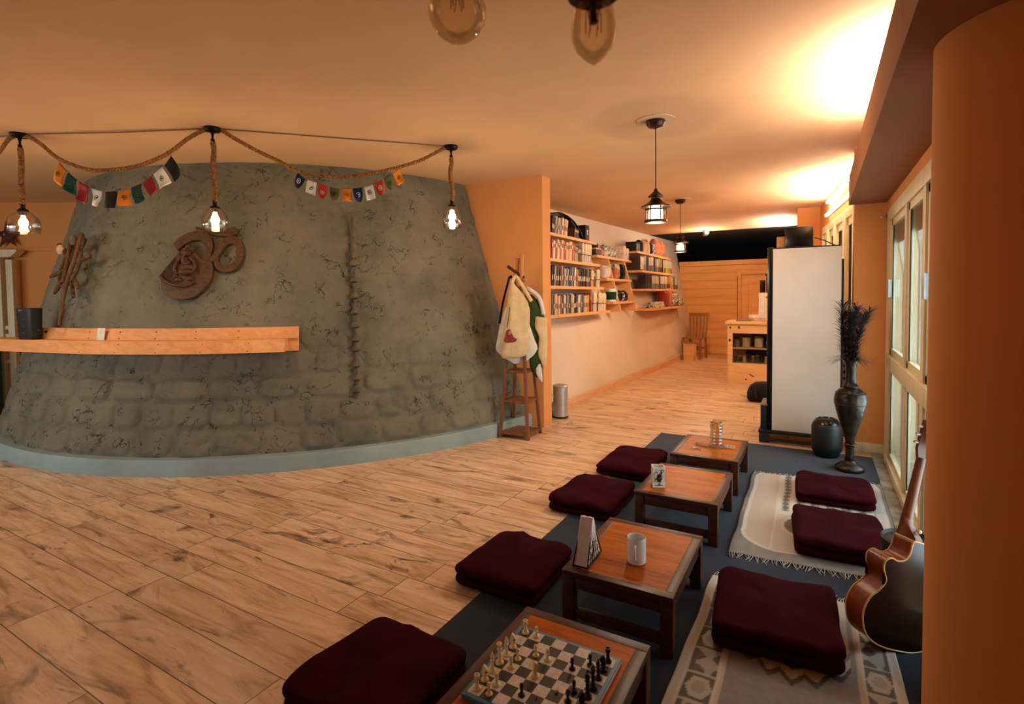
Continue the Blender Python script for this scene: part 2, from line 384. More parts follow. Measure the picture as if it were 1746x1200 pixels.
# curved, inward leaning plaster wall
CX, CY, CR, CK = -6.17, 5.26, 3.47, .296
ca = math.cos(math.atan(CK)); sa = math.sin(math.atan(CK))
def cone_pt(th, z, d=0.0):
    r = CR-CK*z
    return Vector((CX+(r+d*ca)*math.cos(th), CY+(r+d*ca)*math.sin(th), z+d*sa))
def cone_frame(th, z, d=0.0):
    """local x = right seen from the room, y = up the wall, z = out of the wall"""
    nrm = Vector((math.cos(th)*ca, math.sin(th)*ca, sa)); up = Vector((-math.cos(th)*sa, -math.sin(th)*sa, ca))
    return frame(cone_pt(th, z, d), up.cross(nrm), up)
def stones(th, z):
    s = th*3.1
    h = .0
    row = math.floor((z-.13)/.21); fz = ((z-.13)/.21)-row
    ln = .30+.10*math.sin(row*3.7); q = s/ln+row*.47+.18*noise.noise(Vector((s*1.5, z*2, 3))); c = math.floor(q); fx = q-c
    rr = random.Random(row*91+c*13); a = rr.random()
    w_ = .5-.10*rr.random(); hh = .5-.10*rr.random()
    j = noise.noise(Vector((s*6, z*6, 1)))*.10
    dx = abs(fx-.5)/w_+j; dz = abs(fz-.5)/hh+j
    e = (dx**4+dz**4)**.25
    b = max(0, min(1, (1.0-e)/.14)); b = b*b*(3-2*b)
    fade = max(.22, min(1, (1.3-z)/.6))
    h += b*(.012+.018*a)*fade
    h += .010*noise.noise(Vector((s*2.2, z*2.2, 7)))+.006*noise.noise(Vector((s*7, z*7, 5)))
    cz = noise.noise(Vector((s*4.5, z*5.5, 11))); h -= .016*max(0, .10-abs(cz))/.10*max(0, noise.noise(Vector((s*1.9, z*1.7, 17)))+.12)*1.7
    return h-.012
NT_, NZ_ = 520, 150
verts = []
t0, t1 = rad(-168), rad(8)
for i in range(NZ_+1):
    z = CE*i/NZ_
    for j in range(NT_+1):
        th = t0+(t1-t0)*j/NT_
        verts.append(cone_pt(th, z, stones(th, z)))
faces = [(i*(NT_+1)+j, i*(NT_+1)+j+1, (i+1)*(NT_+1)+j+1, (i+1)*(NT_+1)+j) for i in range(NZ_) for j in range(NT_)]
struct(MB().add(verts, faces).build('wall_left', 'grey_plaster', ang=180), 'curved grey-green plastered stone wall leaning inwards', 'wall')
rings = []
for r_, z in ((CR+.030, 0), (CR+.026, .115), (CR+.018, .132), (CR-.08, .135)):
    rings.append([Vector((CX+r_*math.cos(rad(a)), CY+r_*math.sin(rad(a)), z)) for a in np.linspace(-168, 8, 120)])
struct(MB().loft(rings, False, False, False).build('baseboard_left', 'teal_band'), 'smooth teal-grey band at the foot of the curved wall', 'baseboard')
# orange end panel of the corridor
struct(MB().box(-4.3, -2.535, 5.0, 5.19, 0, CE).build('wall_center', 'orange_paint', smooth=False), 'orange end wall between the curved wall and the corridor', 'wall')
def wx(y, z):
    b = -2.71+.0243*(y-6.05); t = -3.42+.065*(y-7.1); return b+(t-b)*z/CE
ys = [5.1, 7, 9, 11, 13.0]
MBw = MB().loft([[Vector((wx(y, z), y, z)) for y in ys] for z in (0, CE)], False, False, False)
struct(MBw.build('wall_corridor', 'cream_paint', smooth=False), 'cream corridor wall leaning back behind the shelves', 'wall')
bb = [[Vector((wx(y, 0)+dx, y, z)) for y in ys] for dx, z in ((.022, 0), (.020, .10), (.0, .105))]
wood('skirting_pine', (206, 152, 104), (222, 172, 122), (232, 186, 138), 1, 1, .5, 14, .05)
struct(MB().loft(bb, False, False, False).build('baseboard_corridor', 'skirting_pine', smooth=False), 'knotty pine skirting of the corridor wall', 'baseboard')
# wooden partition at the end of the corridor
WY = 12.95
mb = MB()
for k in range(11): mb.box(-2.9, .9, WY, WY+.03, k*.19+.002, k*.19+.188, .004)
mb.box(-2.9, .9, WY+.03, WY+.06, 0, 2.08)
struct(mb.build('wall_far', 'partition_pine'), 'orange pine board partition', 'wall')
struct(MB().box(-2.9, .9, WY-.05, WY+.10, 2.06, 2.17, .006).build('trim_1', 'partition_pine'), 'pine rail along the top of the partition', 'trim')
dr = struct(thing('door_1', 'pine door panel in the partition', 'door', (-1.62, WY, 0)), 'pine door panel in the partition', 'door')
mb = MB(); mb.box(0, .09, -.035, 0, 0, 1.92, .006); mb.box(.09, 1.3, -.035, 0, 1.83, 1.92, .006); mb.build('door_frame', 'partition_pine', dr)
mb = MB(); mb.box(.10, 1.3, -.022, 0, .0, 1.82); mb.box(.10, .24, -.034, -.022, 0, 1.82, .004); mb.box(.24, 1.3, -.034, -.022, 1.62, 1.82, .004); mb.box(.24, 1.3, -.034, -.022, .82, .96, .004); mb.build('door_leaf', 'partition_pine', dr)
MB().box(.015, .025, -.042, -.036, .5, 1.8).build('door_gap', 'clay_dark', dr)
# enclosing walls out of the picture, rear opening added for the cool fill
struct(MB().box(-13, .9, -3.1, -3.0, 0, .45).box(-13, .9, -3.1, -3.0, 2.15, CE).box(-13, -8.5, -3.1, -3.0, .45, 2.15).box(-3.9, .9, -3.1, -3.0, .45, 2.15).build('wall_back', 'orange_paint', smooth=False), 'rear wall with an opening added for the cool fill light', 'wall')
# left rear wall seen past the curved wall
lw0 = Vector((-8.8, 2.84, 0)); lwd = Vector((.84, .543, 0)).normalized(); lwn = Vector((lwd.y, -lwd.x, 0))
ML = frame(lw0, lwd, (0, 0, 1))          # local x along the wall, y up, z towards the room
struct(MB().box(-4.5, 4.5, 0, CE, -.1, 0, M=ML).build('wall_rear_left', 'orange_paint', smooth=False), 'orange wall beyond the curved wall', 'wall')
struct(MB().box(-4.5, 4.5, 2.05, 2.085, 0, .035, M=ML).build('trim_2', 'orange_paint', smooth=False), 'rail along the orange wall', 'trim')
struct(MB().box(-13, -12.9, -3, 6, 0, CE).build('wall_outer_left', 'orange_paint', smooth=False), 'outer left wall', 'wall')
# right side: soffit with lit trough, pier, second window wall
mb = MB(); mb.box(.22, .62, -3, 5.5, 2.165, 2.195); mb.box(.22, .25, -3, 5.5, 2.195, 2.402)
struct(mb.build('trim_3', 'soffit_paint', smooth=False), 'dropped soffit with light trough above the windows', 'trim')
struct(MB().box(.50, .62, -3, 5.5, 2.08, CE).box(.50, .62, -3, 2.2, 0, 2.08).build('wall_right', 'orange_paint', smooth=False), 'right wall above the windows', 'wall')
struct(MB().box(.265, .9, 5.5, 5.72, 0, CE).build('wall_pier', 'orange_paint', smooth=False), 'orange pier between the two windows', 'wall')
struct(MB().box(.262, .50, 5.482, 5.5, 0, .085, .004).build('baseboard_right', 'frame_cream'), 'cream skirting of the pier', 'baseboard')
def w2x(y): return .284-.117*(y-6.67)
d2 = Vector((-.117, 1, 0)).normalized()
MW2 = frame((w2x(5.72), 5.72, 0), d2, (0, 0, 1))     # x along the wall, y up, z into the room
for i in range(3): MW2[i][2] *= -1
L2 = 3.32
mb = MB(); mb.box(0, L2, 2.30, CE, -.12, 0, M=MW2); mb.box(0, L2, 0, .55, -.12, 0, M=MW2); mb.box(2.9, L2, .55, 2.3, -.12, 0, M=MW2)
struct(mb.build('wall_right_far', 'orange_paint', smooth=False), 'orange wall around the far window', 'wall')
struct(MB().box(-.288, .3, 9.02, 9.3, 0, CE).build('wall_pier_far', 'orange_paint', smooth=False), 'orange pier beyond the far window', 'wall')
struct(MB().box(-.30, -.2, 9.3, 13.0, 0, CE).build('wall_right_end', 'orange_paint', smooth=False), 'right wall at the end of the corridor', 'wall')
# round column
struct(MB().lathe([(.30, 0), (.30, 2.166)], (.609, 2.128, 0), 64, False).build('column', 'orange_paint', ang=60), 'round orange column beside the windows', 'column')
struct(MB().box(.405, .52, 2.0, 5.482, 0, .008).build('trim_4', 'stone_sill', smooth=False), 'grey stone strip under the window', 'trim')
# window 1 : panels of .70 m
w1 = struct(thing('window_1', 'cream framed floor-length window with sliding sashes', 'window', (.5, 0, 0)), 'cream framed floor-length window with sliding sashes', 'window')
mb = MB(); y0w, y1w = 2.2, 5.30
mb.box(0, .08, y1w-.09, y1w+.19, 0, 2.08); mb.box(-.01, .08, y0w, y1w, 1.98, 2.08, .006); mb.box(-.02, .08, y0w, y1w, .79, .90, .008); mb.box(-.02, .08, y0w, y1w, 0, .06, .006)
mb.build('window_frame', 'frame_cream', w1)
posts = [4.33, 3.62, 2.91, 2.20]
for p in posts: MB().box(-.006, .06, p-.045, p+.045, .05, 2.0, .003).build('mullion', 'frame_cream', w1)
edges = [5.21]+posts
for k in range(4):
    a, b = edges[k+1]+.045, edges[k]-(.045 if k else 0)
    for z0, z1, nm in ((.90, 1.98, 'sash'), (.06, .79, 'lower_sash')):
        mb = MB(); f_ = .05 if nm == 'sash' else .035
        mb.box(.006, .04, a, a+f_, z0, z1, .002); mb.box(.006, .04, b-f_, b, z0, z1, .002); mb.box(.006, .04, a, b, z0, z0+f_, .002); mb.box(.006, .04, a, b, z1-f_, z1, .002)
        s_ = mb.build(nm, 'frame_cream', w1)
        MB().box(.016, .021, a+f_-.005, b-f_+.005, z0+f_-.005, z1-f_+.005).build('pane', 'window_glass', s_, smooth=False)
        MB().box(.010, .0155, a+f_-.002, a+f_+.012, z0+f_-.002, z1-f_+.002).box(.010, .0155, b-f_-.012, b-f_+.002, z0+f_-.002, z1-f_+.002).build('gasket', 'black_matte', s_, smooth=False)
        if nm == 'sash' and k in (0, 2):
            MB().box(-.022, .012, b-.05, b-.038, 1.36, 1.50, .002).box(-.022, -.014, b-.09, b-.038, 1.36, 1.50, .002).build('sash_handle', 'steel', s_)
# window 2
w2 = struct(thing('window_2', 'cream framed window behind the white cabinet', 'window'), 'cream framed window behind the white cabinet', 'window')
mb = MB(); mb.box(0.02, 2.9, 2.20, 2.30, -.02, .03, .005, M=MW2); mb.box(.02, .10, .55, 2.3, -.02, .03, .005, M=MW2); mb.box(2.82, 2.9, .55, 2.3, -.02, .03, .005, M=MW2); mb.box(.02, 2.9, .55, .63, -.02, .03, .005, M=MW2)
mb.build('window_frame', 'frame_cream', w2)
for x in (.55, 1.1, 1.75, 2.3): MB().box(x-.045, x+.045, .6, 2.22, -.03, .045, .005, M=MW2).build('mullion', 'frame_cream', w2)
for a, b in ((.1, .505), (.595, 1.055), (1.145, 1.705), (1.795, 2.255), (2.345, 2.82)):
    mb = MB(); mb.box(a, a+.05, .63, 2.2, -.03, .01, M=MW2); mb.box(b-.05, b, .63, 2.2, -.03, .01, M=MW2); mb.box(a, b, 2.12, 2.2, -.03, .01, M=MW2); mb.box(a, b, .63, .70, -.03, .01, M=MW2)
    s_ = mb.build('sash', 'frame_cream', w2, smooth=False)
    MB().box(a+.045, b-.045, .69, 2.13, -.016, -.011, M=MW2).build('pane', 'window_glass', s_, smooth=False)
    MB().box(a+.05, a+.06, .70, 2.12, -.010, 0, M=MW2).box(b-.06, b-.05, .70, 2.12, -.010, 0, M=MW2).build('gasket', 'black_matte', s_, smooth=False)

# ------------------------------------------------------------------ low tables
def make_table(name, label, y0, loc_x=-.935):
    t = thing(name, label, 'table', (loc_x+.2325, y0+.30, .006), 0, 'low wooden tables along the blue mat')
    W_, D_, h = .2325, .30, .239
    for a, b in ((-D_, -D_+.04), (D_-.04, D_)): MB().box(-W_, W_, a, b, h-.022, h, .003).build('rim_board', 'dark_wood', t)
    for a, b in ((-W_, -W_+.04), (W_-.04, W_)): MB().box(a, b, -D_+.04, D_-.04, h-.022, h, .003).build('rim_board', 'dark_wood_y', t)
    MB().box(-W_+.038, W_-.038, -D_+.038, D_-.038, h-.018, h-.001).build('table_panel', 'table_panel', t, label='orange-brown inset panel')
    for sx in (-1, 1):
        for sy in (-1, 1):
            cx, cy = sx*(W_-.026), sy*(D_-.026); MB().box(cx-.025, cx+.025, cy-.025, cy+.025, 0, h-.022, .003).build('leg', 'dark_wood', t)
    for sy in (-1, 1):
        MB().box(-W_+.051, W_-.051, sy*(D_-.02)-.01, sy*(D_-.02)+.01, h-.075, h-.022, .002).build('apron', 'dark_wood', t)
        MB().box(-W_+.051, W_-.051, sy*(D_-.026)-.012, sy*(D_-.026)+.012, .035, .075, .002).build('stretcher', 'dark_wood', t)
    for sx in (-1, 1): MB().box(sx*(W_-.02)-.01, sx*(W_-.02)+.01, -D_+.051, D_-.051, h-.075, h-.022, .002).build('apron', 'dark_wood_y', t)
    return t
TY = dict(T1=1.09, T3=1.995, T2=3.015, T4=3.865)
tb = make_table('low_table', 'low wooden table carrying the chessboard', TY['T1'])
for k, l in (('T3', 'low wooden table carrying the white mug'), ('T2', 'low wooden table carrying only the patterned candle box, shiny orange-brown top'), ('T4', 'low wooden table carrying the cut glass vase, farthest of the four')):
    dup(tb, (-.935+.2325, TY[k]+.30, .006), label=l)
TZ = .2455
# ------------------------------------------------------------------ mat, rugs
mb = MB(); mb.box(-1.372, .405, .6, 5.32, .0005, .006, .002)
tag(mb.build('floor_mat', 'mat_blue'), 'long dark blue floor mat under the low tables and rugs', 'mat')
def rug(name, label, quad, nu, nv, colf, z=.007, amp=.004, fringe=(True, True)):
    """quad: near-left, near-right, far-right, far-left"""
    q = [Vector((x, y, 0)) for x, y in quad]
    t = thing(name, label, 'rug', ((q[0]+q[1]+q[2]+q[3])/4)+Vector((0, 0, z)))
    c = t.location
    def P(u, v, h=0):
        p = (q[0]*(1-u)+q[1]*u)*(1-v)+(q[3]*(1-u)+q[2]*u)*v
        wv = amp*.5*(noise.noise(Vector((p.x*5, p.y*5, 2)))+1)
        return Vector((p.x+.008*noise.noise(Vector((v*6, u*2, 4))), p.y+.010*noise.noise(Vector((u*6, 1, 4)))*(1 if v in (0, 1) else .6), wv+h))-Vector((c.x, c.y, 0))
    top = [P(i/nu, j/nv, .004) for j in range(nv+1) for i in range(nu+1)]
    fs = [(j*(nu+1)+i, j*(nu+1)+i+1, (j+1)*(nu+1)+i+1, (j+1)*(nu+1)+i) for j in range(nv) for i in range(nu)]
    me = bpy.data.meshes.new('weave'); me.from_pydata(top, [], fs)
    at = me.color_attributes.new('weave', 'FLOAT_COLOR', 'POINT')
    cols = np.zeros((len(top), 4), dtype=np.float32)
    for j in range(nv+1):
        for i in range(nu+1): cols[j*(nu+1)+i] = lin(colf(i/nu, j/nv))
    at.data.foreach_set('color', cols.ravel())
    n = NT('weave_'+name+str(len(MATS))).set(.95, spec=.15); a = n.new('ShaderNodeAttribute', attribute_name='weave')
    co = n.coord(); f = n.noise(n.mapping(co, (60, 260, 1)), 1.5, 3)
    n.base(n.mix(n.math('MULTIPLY', f, .38), a.outputs['Color'], lin((84, 86, 90)))); n.bump(f, .35, .004)
    me.materials.append(n.m); me.polygons.foreach_set('use_smooth', [True]*len(me.polygons))
    o = bpy.data.objects.new('weave', me); COL.objects.link(o); o.parent = t
    so = o.modifiers.new('thick', 'SOLIDIFY'); so.thickness = .004; so.offset = -1
    rr = random.Random(5)
    for e, on in zip((0, 1), fringe):
        if not on: continue
        mb = MB(); n_t = 64
        for k in range(n_t):
            u = (k+.5)/n_t; p = P(u, e, .002); d = -1 if e == 0 else 1
            L = .035+.025*rr.random(); a = rr.uniform(-.5, .5)
            pts = [p, p+Vector((a*.015, d*L*.5, .001)), p+Vector((a*.05, d*L, -.003+.004*rr.random()))]
            pts[2].z = max(-.001, pts[2].z-.002); mb.tube(pts, .0022, 5, .0012)
        fo = mb.build('fringe', 'fringe_thread', t); fo['kind'] = 'stuff'
    return t
CREAM = (200, 196, 188); PEACH = (200, 188, 170); GREY = (112, 112, 108); LIGHT = (214, 210, 204)
def rug1(u, v):
    # u across (left to right), v near to far
    X, Y = u*.82, v*1.47
    # outer grey field outside a rounded cream shield
    def inside(m):
        x0, x1, y0, y1, r = .045-m, .78+m, .12-m, 1.60, .24
        dx = max(x0+r-X, X-(x1-r), 0); dy = max(y0+r-Y, Y-(y1-r), 0); return math.hypot(dx, dy) <= r
    if not inside(0):
        if inside(.018): return LIGHT
        g = 10*noise.noise(Vector((X*30, Y*10, 1))); return tuple(int(c+g) for c in (140, 138, 132))
    if ((X-.35)/.10)**2+((Y-.50)/.14)**2 < 1:
        g = 14*noise.noise(Vector((X*20, Y*40, 1))); return tuple(int(c+g) for c in (126, 122, 116))
    if ((X-.35)/.118)**2+((Y-.50)/.165)**2 < 1: return LIGHT
    if .205 < X < .74 and Y > .66:
        k = (X-.205)/.085; f = k-math.floor(k)
        if Y < .72: return LIGHT
        if .22 < f < .72 and (Y < .95 or X < .44):
            return (110, 108, 108) if math.sin(Y*90)+math.sin(X*160) > -.4 else (176, 168, 158)
        return LIGHT if f < .15 or f > .8 else (204, 190, 168)
    if X < .19: return PEACH
    if X < .205: return LIGHT
    return CREAM
rug('woven_rug', 'cream woven rug with grey oval and stripes under two maroon bolsters', [(-.412, 2.99), (.40, 3.05), (.402, 4.56), (-.43, 4.44)], 110, 190, rug1)
def rug2(u, v):
    X, Y = u*.72, v*1.5
    def border(x):
        # x 0..1 across a border column
        k = Y/.15; f = k-math.floor(k)
        if x < .10 or x > .92: return LIGHT
        if f < .06: return (190, 182, 166)
        e = abs(x-.5)/.36+abs(f-.53)/.44
        if int(k) % 2 == 0:
            hexa = max(abs(f-.53)/.38, (abs(x-.52)/.40+abs(f-.53)/.75))
            if hexa < .55: return (170, 166, 156)
            if hexa < .98: return (190, 186, 176)
            return (104, 104, 98)
        r = (math.sin(x*9+k)+math.sin(f*11)); return (104, 104, 98) if r > .35 or x < .22 else (180, 176, 166)
    if X < .03: return (200, 197, 188)
    if X < .145: return border((X-.03)/.115)
    if X < .162: return (202, 196, 182)
    if X > .70: return (206, 198, 184)
    if X > .595: return border((.70-X)/.105)
    if X > .578: return (202, 196, 182)
    # star medallion of zigzags under the cushion
    x = X-.375; t = abs(((x/.078+.5) % 1)-.5)*2
    lo = .845+.13*(x/.19)**2+.055*t
    if abs(x) < .185:
        if abs(Y-lo) < .018: return (92, 90, 90)
        if Y > lo:
            for q in (.935, .975, 1.02):
                if abs(Y-q-abs(x)*.8) < .011 and abs(x) < .09: return (96, 94, 100)
            if abs(Y-1.03-.09*t) < .02: return (130, 122, 112)
            return (196, 190, 180)
    g = 8*noise.noise(Vector((X*40, Y*40, 3))); return tuple(int(c+g) for c in (150, 149, 148))
rug('woven_rug', 'taupe woven rug with zigzag medallion and patterned borders beside the chess table', [(-.455, 1.20), (.30, 1.26), (.262, 2.74), (-.443, 2.70)], 120, 220, rug2, fringe=(False, True))
# ------------------------------------------------------------------ folded maroon floor cushions
def cushion(label, x0, x1, y0, y1, h, loc_z=.006, rz=0, seed=0, layers=2, group='maroon floor cushions', skew=(0, 0)):
    cx, cy = (x0+x1)/2, (y0+y1)/2
    t = thing('floor_cushion', label, 'cushion', (cx, cy, loc_z), rz, group)
    a, b = (x1-x0)/2, (y1-y0)/2
    lh = h/layers
    for L in range(layers):
        rings = []
        z0 = L*lh*.98
        sh = .006*(L if layers > 1 else 0)
        for ins, zz in ((.035, .0), (.012, .08), (.003, .25), (.0, .5), (.003, .74), (.012, .92), (.030, 1.0), (.08, 1.03), (.16, 1.05)):
            if zz == 0 and L > 0: zz = .04
            ring = []
            for (px, py) in densify(rrect(-a+ins, a-ins, -b+ins, b-ins, max(.02, .042-ins*.12), 5), .04):
                q = Vector((px, py, 0)); nz = noise.noise(Vector((px*7+seed, py*7, L+seed*3)))
                k = .016*nz+.010*noise.noise(Vector((px*16+seed, py*5, 3+L)))
                s2 = 1+.05*noise.noise(Vector((px*3+seed*2, py*3, 9)))
                top = max(0, zz-.3) if zz < 1.05 else .7
                ring.append(Vector((px*s2+sh*(1 if py > 0 else .3)+skew[0]*py, py*s2+skew[1]*px-sh, max(0, z0+zz*lh+k*top*2))))
            n0 = 72; # resample to equal count
            acc = [0]
            for i in range(len(ring)): acc.append(acc[-1]+(ring[(i+1) % len(ring)]-ring[i]).length)
            out = []
            for i in range(n0):
                d = acc[-1]*i/n0; j = 0
                while acc[j+1] < d: j += 1
                f = (d-acc[j])/max(1e-9, acc[j+1]-acc[j]); out.append(ring[j].lerp(ring[(j+1) % len(ring)], f))
            rings.append(out)
        rings.append([Vector((cx_*.02, cy_*.02, 0))+Vector((0, 0, z0+1.055*lh)) for cx_, cy_ in ((q.x, q.y) for q in rings[-1])]); MB().loft(rings, True, True).build('folded_layer' if layers > 1 else 'cushion_cover', 'maroon_cloth', t, ang=80)
    return t
cushion('maroon folded cushion left of the chess table, largest in front', -1.565, -1.10, 1.10, 1.565, .11, seed=1)
cushion('maroon folded cushion left of the table with the white mug', -1.535, -1.09, 2.02, 2.50, .105, seed=2)
cushion('maroon folded cushion left of the table with the patterned candle box', -1.53, -1.09, 3.03, 3.57, .10, seed=3)
cushion('maroon folded cushion left of the table with the glass vase, farthest', -1.51, -1.09, 3.83, 4.46, .085, seed=4)
g_ = 'maroon bolsters on the woven rugs'
cushion('maroon rectangular cushion on the far end of the cream rug nearest the vase', -.13, .325, 3.93, 4.40, .085, .016, rz=rad(2), seed=5, layers=2, group=g_)
cushion('maroon rectangular cushion on the cream rug beside the black pot', -.12, .315, 3.12, 3.63, .105, .016, rz=rad(4), seed=6, layers=2, group=g_)
cushion('maroon rectangular cushion on the zigzag rug in front of the guitar', -.38, .08, 2.15, 2.63, .105, .016, rz=rad(5), seed=7, layers=2, group=g_)
# ------------------------------------------------------------------ chess
bx0, by1, sq = -.8725, 1.5475, .0418
ZB = TZ+.0155
t = thing('chessboard', 'blue edged folding chessboard lying on the nearest low table', 'chessboard', (bx0+4*sq, by1-4*sq, TZ))
e = .0125
MB().box(-4*sq-e, 4*sq+e, -4*sq-e, 4*sq+e, .0, .0145, .003).build('board_frame', 'board_blue', t, label='blue rim')
MB().box(4*sq+e-.0005, 4*sq+e+.001, -4*sq-e+.003, 4*sq+e-.003, .002, .011).build('side_strip', 'white_ceramic', t)
for i in range(8):
    for j in range(8):
        MB().box(-4*sq+i*sq, -4*sq+(i+1)*sq, 4*sq-(j+1)*sq, 4*sq-j*sq, .0140, .0155).build('square', 'board_black' if (i+j) % 2 == 0 else 'board_white', t, smooth=False)
PROF = dict(
 pawn=[(.0105,0),(.0105,.003),(.0085,.005),(.0045,.009),(.0036,.018),(.0058,.020),(.0058,.0215),(.004,.023),(.0058,.027),(.0062,.030),(.005,.034),(.002,.0365)],
 rook=[(.012,0),(.012,.004),(.0095,.007),(.006,.012),(.0052,.028),(.0072,.031),(.0078,.033),(.0078,.044),(.0055,.044),(.0052,.040)],
 bishop=[(.012,0),(.012,.004),(.009,.007),(.0052,.013),(.0042,.032),(.007,.035),(.0048,.038),(.0065,.044),(.005,.051),(.0022,.056),(.0028,.058),(.001,.061)],
 queen=[(.013,0),(.013,.004),(.010,.008),(.0058,.015),(.0048,.042),(.008,.045),(.0055,.048),(.0085,.061),(.006,.061),(.004,.064),(.002,.068)],
 king=[(.0135,0),(.0135,.004),(.0105,.008),(.0062,.015),(.0052,.045),(.0085,.048),(.006,.051),(.008,.065),(.005,.068),(.002,.070)],
 knight=[(.012,0),(.012,.004),(.0095,.007),(.0062,.012),(.006,.016),(.0055,.018)])
def piece(kind, col, x, y, label, rz=0):
    mb = MB().lathe(PROF[kind], n=16)
    if kind == 'king': mb.box(-.0013, .0013, -.001, .001, .069, .081).box(-.0042, .0042, -.001, .001, .0745, .0772)
    if kind == 'knight':
        head = smooth2([(-.0062,.014),(.0066,.014),(.0078,.026),(.006,.038),(.0028,.0475),(.0,.044),(-.005,.042),(-.0112,.034),(-.0108,.030),(-.0058,.031),(-.0026,.029),(-.0058,.021)], 2)
        mb.prism(head, frame((0, .0035, 0), (1, 0, 0), (0, 0, 1)), .007)
    if kind == 'queen':
        for k in range(8): mb.ball((.0082*math.cos(k*pi/4), .0082*math.sin(k*pi/4), .062), .0018, 6, 4)
    o = mb.build('chess_'+kind, 'ivory' if col == 'w' else 'ebony', loc=(x, y, ZB)); o.rotation_euler[2] = rz
    return tag(o, label, 'chess piece', ('ivory' if col == 'w' else 'black')+' chess pieces on the board')
def sqc(i, j): return bx0+(i+.5)*sq, by1-(j+.5)*sq
wl = ['far corner of the board', 'second rank next to the far rook', 'left edge, next after the far rook', 'left edge, tallest and slim', 'left edge, thick and tall in the middle', 'second column beside the tall pieces', 'third column towards the middle, far one', 'alone in the fourth column towards the far edge', 'second column, slim, in front of the queen', 'left edge just in front of the queen', 'standing forward alone near the centre of the board', 'left edge beside the near corner rook', 'second column beside the near knight', 'near left corner of the board', 'second column on the near edge beside the corner rook']
W_P = [('rook',0,0),('pawn',1,0),('knight',0,2),('bishop',0,3),('queen',0,4),('pawn',1,3),('pawn',2,2),('pawn',3,2),('pawn',1,4),('bishop',0,5),('knight',3,4),('knight',0,6),('pawn',1,6),('rook',0,7),('pawn',1,7)]
for (k, i, j), l in zip(W_P, wl):
    x, y = sqc(i, j); piece(k, 'w', x, y, 'ivory %s, %s' % (k, l), pi+.3*i)
bl = ['far right corner of the board', 'one column in from the right edge, farthest', 'right edge next after the corner rook', 'advanced alone on the far half of the board', 'right edge behind the slim tall piece', 'right edge, slim and tall in the middle', 'right edge, thick and tall with a cross', 'one column in beside the king', 'one column in, nearest the front edge', 'right edge in front of the king', 'standing alone among the ivory side near the front edge']
B_P = [('rook',7,0),('pawn',6,1),('knight',7,1),('pawn',5,2),('bishop',7,2),('queen',7,3),('king',7,4),('pawn',6,4),('pawn',6,5),('knight',7,5),('pawn',3,6)]
for (k, i, j), l in zip(B_P, bl):
    x, y = sqc(i, j); piece(k, 'b', x, y, 'black %s, %s' % (k, l), .2*j)
x, y = sqc(5, 4.6); tag(MB().ball((0, 0, .005), .005, 10, 6).build('bead', 'bead_yellow', loc=(x, y, ZB)), 'small yellow bead lying on the chessboard', 'bead')
x, y = sqc(4.0, 5.7); tag(MB().lathe([(.005, 0), (.004, .004), (.001, .008)], n=8).build('bead', 'bead_orange', loc=(x, y, ZB)), 'tiny orange cone lying on the chessboard near its front', 'bead')
# ------------------------------------------------------------------ things on the tables
t = thing('mug', 'plain white mug on the third low table from the back', 'mug', (-.675, 2.205, TZ), rad(-80))
MB().lathe([(.036,0),(.039,.004),(.0395,.108),(.0385,.110),(.0365,.108),(.036,.010),(0.001,.008)], n=40).build('cup', 'white_ceramic', t)
MB().tube(smoothpts([(.038,0,.085),(.056,0,.088),(.066,0,.070),(.062,0,.040),(.038,0,.026)], 6), .0052, 10).build('handle', 'white_ceramic', t)
# napkin holder: triangular black wire sides with white napkins
t = thing('napkin_holder', 'black triangular napkin holder filled with white napkins beside the mug', 'napkin holder', (-.872, 2.125, TZ), rad(92))
MNH = Matrix.Scale(1.38, 4)
tri = [(-.062, 0), (.062, 0), (.05, .055), (.0, .128), (-.05, .055)]
for s_ in (-1, 1):
    mb = MB(); Mx = MNH @ frame((0, s_*.024-.001, 0), (1, 0, 0), (0, -.05*s_, 1))
    pts = [(-.066, .002), (.066, .002), (.004, .118), (-.004, .118)]
    for a, b in zip(pts, pts[1:]+pts[:1]): mb.tube([Mx @ Vector((a[0], a[1], 0)), Mx @ Vector((b[0], b[1], 0))], .0028, 6)
    for k in range(5):
        x = -.044+k*.022; h = .118-abs(x)*1.75; mb.tube([Mx @ Vector((x, .002, 0)), Mx @ Vector((x*.6+.008*math.sin(k*2), h*.55, 0)), Mx @ Vector((x*.7, h, 0))], .0018, 5)
    for k in range(3): mb.tube([Mx @ Vector((-.05+.017*k, .022+k*.028, 0)), Mx @ Vector((0, .03+k*.03, 0)), Mx @ Vector((.05-.017*k, .022+k*.028, 0))], .0016, 5)
    mb.build('side_frame', 'black_metal', t)
MB().box(-.06, .06, -.024, .024, 0, .004, M=MNH).build('base', 'black_metal', t)
for k in range(7):
    y = -.018+k*.006; MB().prism([(-.058, .004), (.058, .004), (.005+.002*(k % 3), .135), (-.005, .137)], MNH @ frame((0, y+.002, 0), (1, 0, 0), (0, 0, 1)), .0056).build('napkin', 'paper', t, smooth=False)
